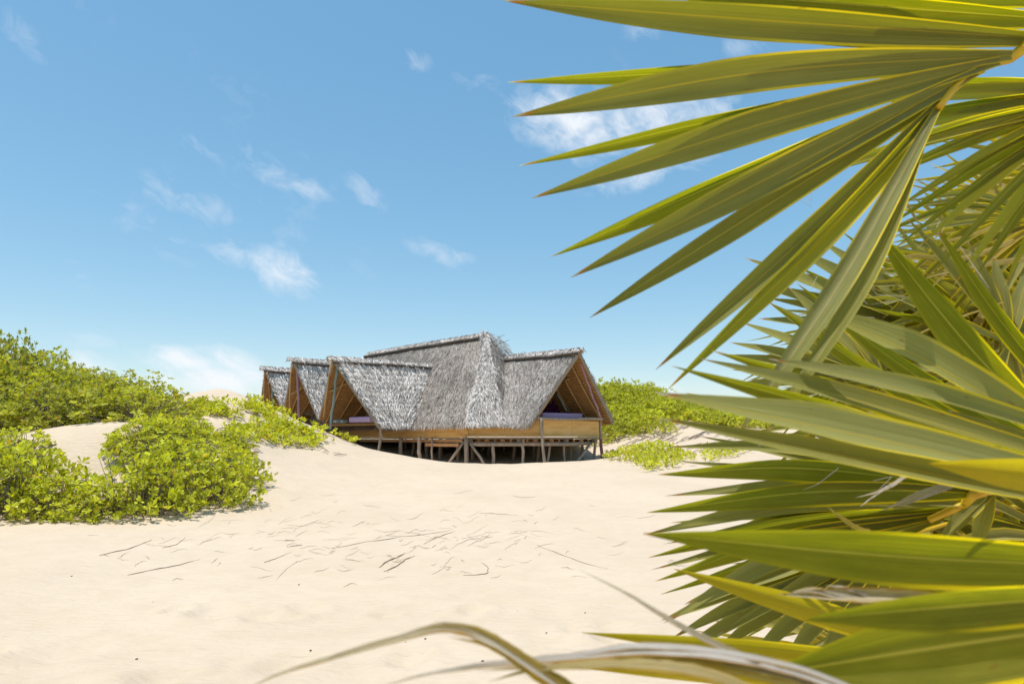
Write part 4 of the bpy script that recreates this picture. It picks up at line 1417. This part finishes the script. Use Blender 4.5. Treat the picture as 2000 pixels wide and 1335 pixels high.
# lower fan
f9 = frond(at(1940, 955, 1.1), costa=[at(1880, 985, 1.1), at(1815, 1015, 1.1)], r=.008)
seg(f9, (1930, 955, 1.08), (1285, 926, 1.05), 56, -.45, mid=(1570, 914, 1.06), ts=.5, fold=.5)
seg(f9, (1920, 955, 1.10), (1300, 872, 1.15), 34, .5, mid=(1560, 880, 1.12), ts=.5)
seg(f9, (1925, 960, 1.08), (1264, 1000, 1.05), 58, -.35, mid=(1590, 960, 1.06), ts=.5, fold=.5)
seg(f9, (1915, 965, 1.12), (1298, 968, 1.18), 40, .6, mid=(1600, 950, 1.14), ts=.5)
seg(f9, (1890, 985, 1.10), (1262, 1042, 1.08), 52, .5, mid=(1560, 990, 1.09), ts=.5)
seg(f9, (1870, 990, 1.12), (1266, 1088, 1.1), 46, -.4, mid=(1540, 1020, 1.1), ts=.5)
seg(f9, (1850, 1000, 1.12), (1280, 1134, 1.1), 46, -.2, mid=(1540, 1050, 1.1), ts=.5)
seg(f9, (1830, 1010, 1.12), (1296, 1216, 1.1), 48, .3, mid=(1530, 1090, 1.1), ts=.5)
seg(f9, (1940, 960, 1.1), (1830, 1060, 1.12), 40, .6)
seg(f9, (1940, 960, 1.1), (1900, 1080, 1.12), 40, .6)
for tx, ty, w, b in ((1296, 1062, 36, .6), (1272, 1112, 38, .4), (1290, 1160, 40, -.4), (1330, 1196, 40, .5), (1322, 900, 30, .5), (1310, 1020, 34, -.5), (1400, 1240, 40, .3), (1360, 850, 30, .3)):
    seg(f9, (1880, 988, 1.14), (tx, ty, 1.16), w, b, ts=.45, bow=.01)
# great near blades at the lower right
f10 = frond(at(2330, 1130, .56), r=.012)
seg(f10, (2330, 1110, .57), (1256, 1041, .55), 114, -.2, mid=(1790, 1088, .55), ts=.55, fold=.5)
seg(f10, (2330, 1150, .48), (1562, 1209, .43), 96, -.3, mid=(1900, 1180, .45), ts=.5, fold=.55)
seg(f10, (2360, 1190, .5), (1480, 1318, .47), 165, -.25, mid=(1860, 1258, .48), ts=.5, fold=.4)
seg(f10, (2360, 1330, .55), (1700, 1345, .55), 120, -.1, ts=.5)
seg(f10, (2330, 950, .5), (1812, 904, .55), 84, -.3, mid=(2060, 925, .52), dry=.8, ts=.6)
f11 = frond(at(1765, 1045, 1.4), r=.006)
for tx, ty, b in ((1290, 1212, .5), (1312, 1245, .6), (1335, 1180, .3), (1390, 1275, .5), (1450, 1300, .6), (1520, 1310, .5), (1590, 1320, .3), (1300, 1290, .5), (1660, 1310, .4)):
    seg(f11, (1765, 1045, 1.4), (tx, ty, 1.4), 48, b + .7, ts=.5, sharp=2.2)
# yellowing fan and withered blades along the bottom
f12 = frond(at(2000, 1330, .75), r=.008)
seg(f12, (1900, 1290, .78), (1316, 1110, .8), 62, -.3, mid=(1600, 1190, .79), dry=.55, ts=.5)
seg(f12, (1950, 1310, .7), (1136, 1234, .7), 46, -.2, mid=(1500, 1268, .7), dry=.45, ts=.5)
seg(f12, (1950, 1320, .72), (1145, 1305, .7), 42, -.2, mid=(1500, 1318, .7), dry=.6, ts=.5)
seg(f12, (1960, 1190, .8), (1650, 1085, .85), 70, -.4, dry=.3, ts=.5)
seg(f12, (1850, 1165, .6), (1520, 1160, .6), 36, .2, dry=.8, grey=.6, ts=.5)
f13 = frond(at(1750, 1480, .42), to=Vector((1.4, 1.2, .8)), r=.008)


def px_blade(pts, Y, w, nrm_b, dry, grey, fold=.5, w0=.8, ts=.4, name='withered_segment'):
    Ys = Y if isinstance(Y, (list, tuple)) else [Y] * len(pts)
    P = [at(x, y, yy) for (x, y), yy in zip(pts, Ys)]
    mid = P[len(P) // 2]
    nrm = (to_cam(mid) + Vector((0, 0, 1)) * nrm_b).normalized()
    return blade(P, nrm, w / FPX * mid.y, w0=w0, ts=ts, fold=fold, dry=dry, grey=grey, n=44, parent=f13, name=name, sharp=1.2, ragged=.16, pleats=2)


def strands(pts, Y, specs, jitter):
    """A withered segment split lengthwise into strips: specs = (sideways shift px, width px, dry, grey, start share)."""
    for sh, w, dry, grey, bn, cut in specs:
        P = []
        for i, (x, y) in enumerate(pts):
            f = i / (len(pts) - 1)
            P.append((x + sh * .6 * (1 - f) + random.uniform(-1, 1) * jitter, y + sh * (1 - f) + random.uniform(-1, 1) * jitter))
        px_blade(P[:max(4, int(len(P) * cut))], Y, w * 1.6, bn + .9, dry, grey, fold=.6)


A1 = [(1330, 1520), (1180, 1405), (1050, 1312), (950, 1248), (868, 1226), (780, 1245), (640, 1284), (540, 1318), (440, 1365)]
strands(A1, .40, [(0, 20, .9, .8, .6, 1.0), (-24, 15, 1.0, .1, .3, .62), (28, 15, 1.0, .1, .2, .60), (12, 14, .9, 1.0, .6, .75), (-10, 12, 1.0, .5, .4, .8)], 3)
A2 = [(1800, 1420), (1600, 1330), (1420, 1285), (1250, 1274), (1100, 1288), (930, 1302), (820, 1320), (700, 1352)]
strands(A2, .42, [(0, 20, .6, 1.0, .7, 1.0), (20, 16, 1.0, .2, .2, .8), (-16, 14, .7, 1.0, .6, .9), (34, 16, .9, .3, .1, .7), (10, 10, .9, .8, .5, .85)], 3)
A3 = [(1780, 1430), (1620, 1345), (1470, 1292), (1330, 1222), (1220, 1158), (1128, 1112)]
strands(A3, .46, [(0, 15, .7, .9, .5, 1.0), (10, 11, 1.0, .3, .2, .85), (-14, 9, .9, .5, .3, .9)], 2)
A4 = [(1700, 1440), (1500, 1365), (1350, 1312), (1200, 1300), (1050, 1305), (950, 1330)]
strands(A4, .40, [(0, 22, .9, .3, .3, 1.0), (14, 14, 1.0, .1, .2, .9)], 3)


# broken dry bits caught among the leaves
for pts, Y, w, dr, gy in (([(1800, 905), (1760, 935), (1720, 958), (1668, 972)], .95, 9, .8, .8), ([(1760, 935), (1715, 962), (1678, 990)], .95, 7, .7, 1.0),
                          ([(1880, 935), (1800, 962), (1750, 985), (1718, 998)], .97, 12, .7, .6), ([(1860, 950), (1790, 975), (1745, 994)], .97, 8, .8, .9),
                          ([(1700, 1038), (1672, 1030), (1640, 1008), (1612, 986)], .9, 12, 1.0, .1), ([(1700, 1175), (1640, 1163), (1580, 1152), (1530, 1162)], .6, 20, .9, .7),
                          ([(1720, 1178), (1660, 1150), (1610, 1142)], .6, 12, .6, 1.0), ([(1960, 590), (1820, 640), (1700, 700)], 1.4, 5, .9, .2), ([(2000, 420), (1850, 470), (1740, 440)], 1.6, 9, 1.0, .2),
                          ([(1980, 470), (1880, 505), (1780, 500), (1715, 512)], 1.7, 14, 1.0, .1), ([(2010, 505), (1900, 520), (1800, 545)], 1.7, 16, 1.0, .2), ([(1790, 430), (1760, 380), (1735, 345)], 1.5, 7, .8, .3)):
    px_blade(pts, Y, w, .3, dr, gy, fold=.5)
fib = MB()
for k in range(34):
    p = at(random.uniform(1560, 1990), random.uniform(330, 1050), random.uniform(.9, 1.6)); d = Vector((random.uniform(-1, .2), random.uniform(-.4, .4), random.uniform(-.7, .6)))
    c = Vector((random.uniform(-1, 1), random.uniform(-1, 1), random.uniform(-1, 1))) * .03
    L_ = random.uniform(.04, .13)
    fib.tube([p - PALM_O, p + d * L_ * .35 + c * .5 - PALM_O, p + d * L_ * .7 + c - PALM_O, p + d * L_ - c * .4 - PALM_O], [.0006, .0006, .0005, .0003], 4, color=(.62, .56, .45), cap=False)
fo = fib.build('leaf_fibres', M_TINT, palm); fo['kind'] = 'stuff'


# denser foliage further in
def fan(hub, Rpx, ang, spread, n, b, dry, seed, grey=0.0, droop=.10, joined=False):
    r = random.Random(seed)
    H = at(*hub)
    fr = frond(H, r=.006)
    Rm = Rpx * hub[2] / FPX
    n0 = (to_cam(H) + Vector((r.uniform(-.6, .6), 0, b * r.choice((1.5, 3.0, 4.0, -1.5))))).normalized()
    ax = Vector((math.cos(R(ang)), 0, math.sin(R(ang))))
    ax = (ax - n0 * ax.dot(n0)).normalized(); sd = n0.cross(ax)
    bag = [] if joined else None
    for i in range(n):
        th = R(-spread / 2 + spread * (i + r.uniform(-.3, .3)) / (n - 1))
        L = Rm * (1 - .25 * abs(th) / R(110)) * r.uniform(.82, 1.1)
        d = ax * math.cos(th) + sd * math.sin(th)
        tip = H + d * L + Vector((0, 0, -droop * L * r.uniform(.0, 2.4))) + n0 * L * r.uniform(-.15, .25)
        mid = H + d * L * .5 + n0 * L * r.uniform(0, .09)
        random.seed(seed * 100 + i)
        pl = r.random() < .45
        dr = min(1, max(0, dry + r.uniform(-.3, .25))) if r.random() < .93 else .9
        blade([H, mid, tip], n0, Rm * R(spread) / n * r.uniform(.5, .72), w0=.1, ts=.45, fold=.75, twist=r.uniform(-1.2, 1.2), dry=dr, grey=grey * r.random(), n=12, parent=fr, sharp=1.5, tr=r.uniform(.12, .25) if pl else r.uniform(.35, .6), bag=bag, pale=pl)
    if joined:
        o = link('leaf_segments', np_mesh('leaf_segments', np.concatenate([x[0] for x in bag]), [np.concatenate([x[1] for x in bag])], color=np.concatenate([x[2] for x in bag]), uv=np.concatenate([x[3] for x in bag]), smooth=True), M_PALM, fr)
        o['kind'] = 'stuff'


FANS = [((2075, 455, 2.4), 370, 178, 120, 20, .2, .7, 0), ((1990, 610, 2.5), 420, 165, 150, 22, .1, .05, 0), ((1905, 725, 2.6), 430, 172, 150, 22, .2, .0, 0),
        ((2010, 800, 2.3), 450, 178, 150, 22, .3, .05, 0), ((1905, 1100, 2.1), 470, 195, 160, 22, .3, .05, 0), ((1855, 1255, 1.7), 430, 188, 160, 20, .3, .1, 0),
        ((2090, 530, 2.6), 370, 170, 130, 22, .3, .45, 1), ((1860, 862, 2.5), 400, 178, 150, 22, .3, .0, 1), ((2010, 1000, 2.0), 480, 185, 150, 22, .2, .05, 1),
        ((2060, 1200, 1.8), 520, 182, 150, 22, .2, .15, 1), ((2110, 340, 2.5), 300, 190, 110, 18, .2, .4, 1), ((2120, 700, 2.9), 420, 160, 150, 22, .3, .3, 1),
        ((2000, 480, 3.0), 290, 150, 130, 20, .1, .5, 1), ((2080, 900, 2.6), 460, 170, 150, 22, .1, .2, 1), ((2000, 1380, 1.7), 480, 165, 140, 20, .3, .2, 1),
        ((1960, 560, 1.9), 330, 185, 140, 22, .2, .1, 1), ((1780, 690, 2.3), 330, 175, 140, 22, .3, .0, 1), ((2060, 620, 1.9), 400, 150, 140, 20, .2, .1, 1),
        ((1960, 700, 2.0), 430, 205, 140, 22, .3, .0, 1), ((2080, 780, 1.7), 420, 160, 120, 20, .2, .05, 1), ((1830, 960, 1.9), 380, 200, 140, 22, .3, .0, 1),
        ((1950, 1150, 1.6), 450, 205, 140, 22, .3, .1, 1), ((1760, 1180, 1.9), 340, 190, 150, 22, .3, .1, 1), ((2050, 430, 1.8), 330, 200, 110, 18, .2, .2, 1),
        ((1700, 1290, 1.5), 330, 180, 150, 18, .3, .3, 1), ((2090, 1060, 1.5), 430, 175, 130, 18, .2, .1, 1)]
for k, (hub, Rpx, ang, spread, n, b, dry, jn) in enumerate(FANS):
    fan(hub, Rpx, ang, spread, n, b, dry, 900 + k, joined=bool(jn))

# short trunk with old leaf bases, outside the frame on the right
tb = MB()
base = Vector((1.9, 2.1, gz(1.9, 2.1)))
tb.tube([Vector((0, 0, -.2)), Vector((0, 0, .3)), Vector((-.03, -.03, .75)), Vector((-.05, -.05, 1.15))], [.26, .25, .22, .15], 14, .12)
for k in range(46):
    a = k * 2.399; z = .05 + 1.05 * k / 46
    d = Vector((math.cos(a), math.sin(a), 0)); rr = .24 - .06 * z
    p = Vector((0, 0, z)) + d * rr * .9
    tb.tube([p, p + d * .07 + Vector((0, 0, .08)), p + d * .12 + Vector((0, 0, .2))], [.045, .035, .02], 5)
tb.build('trunk', M_DARKPOLE, palm, smooth=True)
print('objects', len(bpy.data.objects))
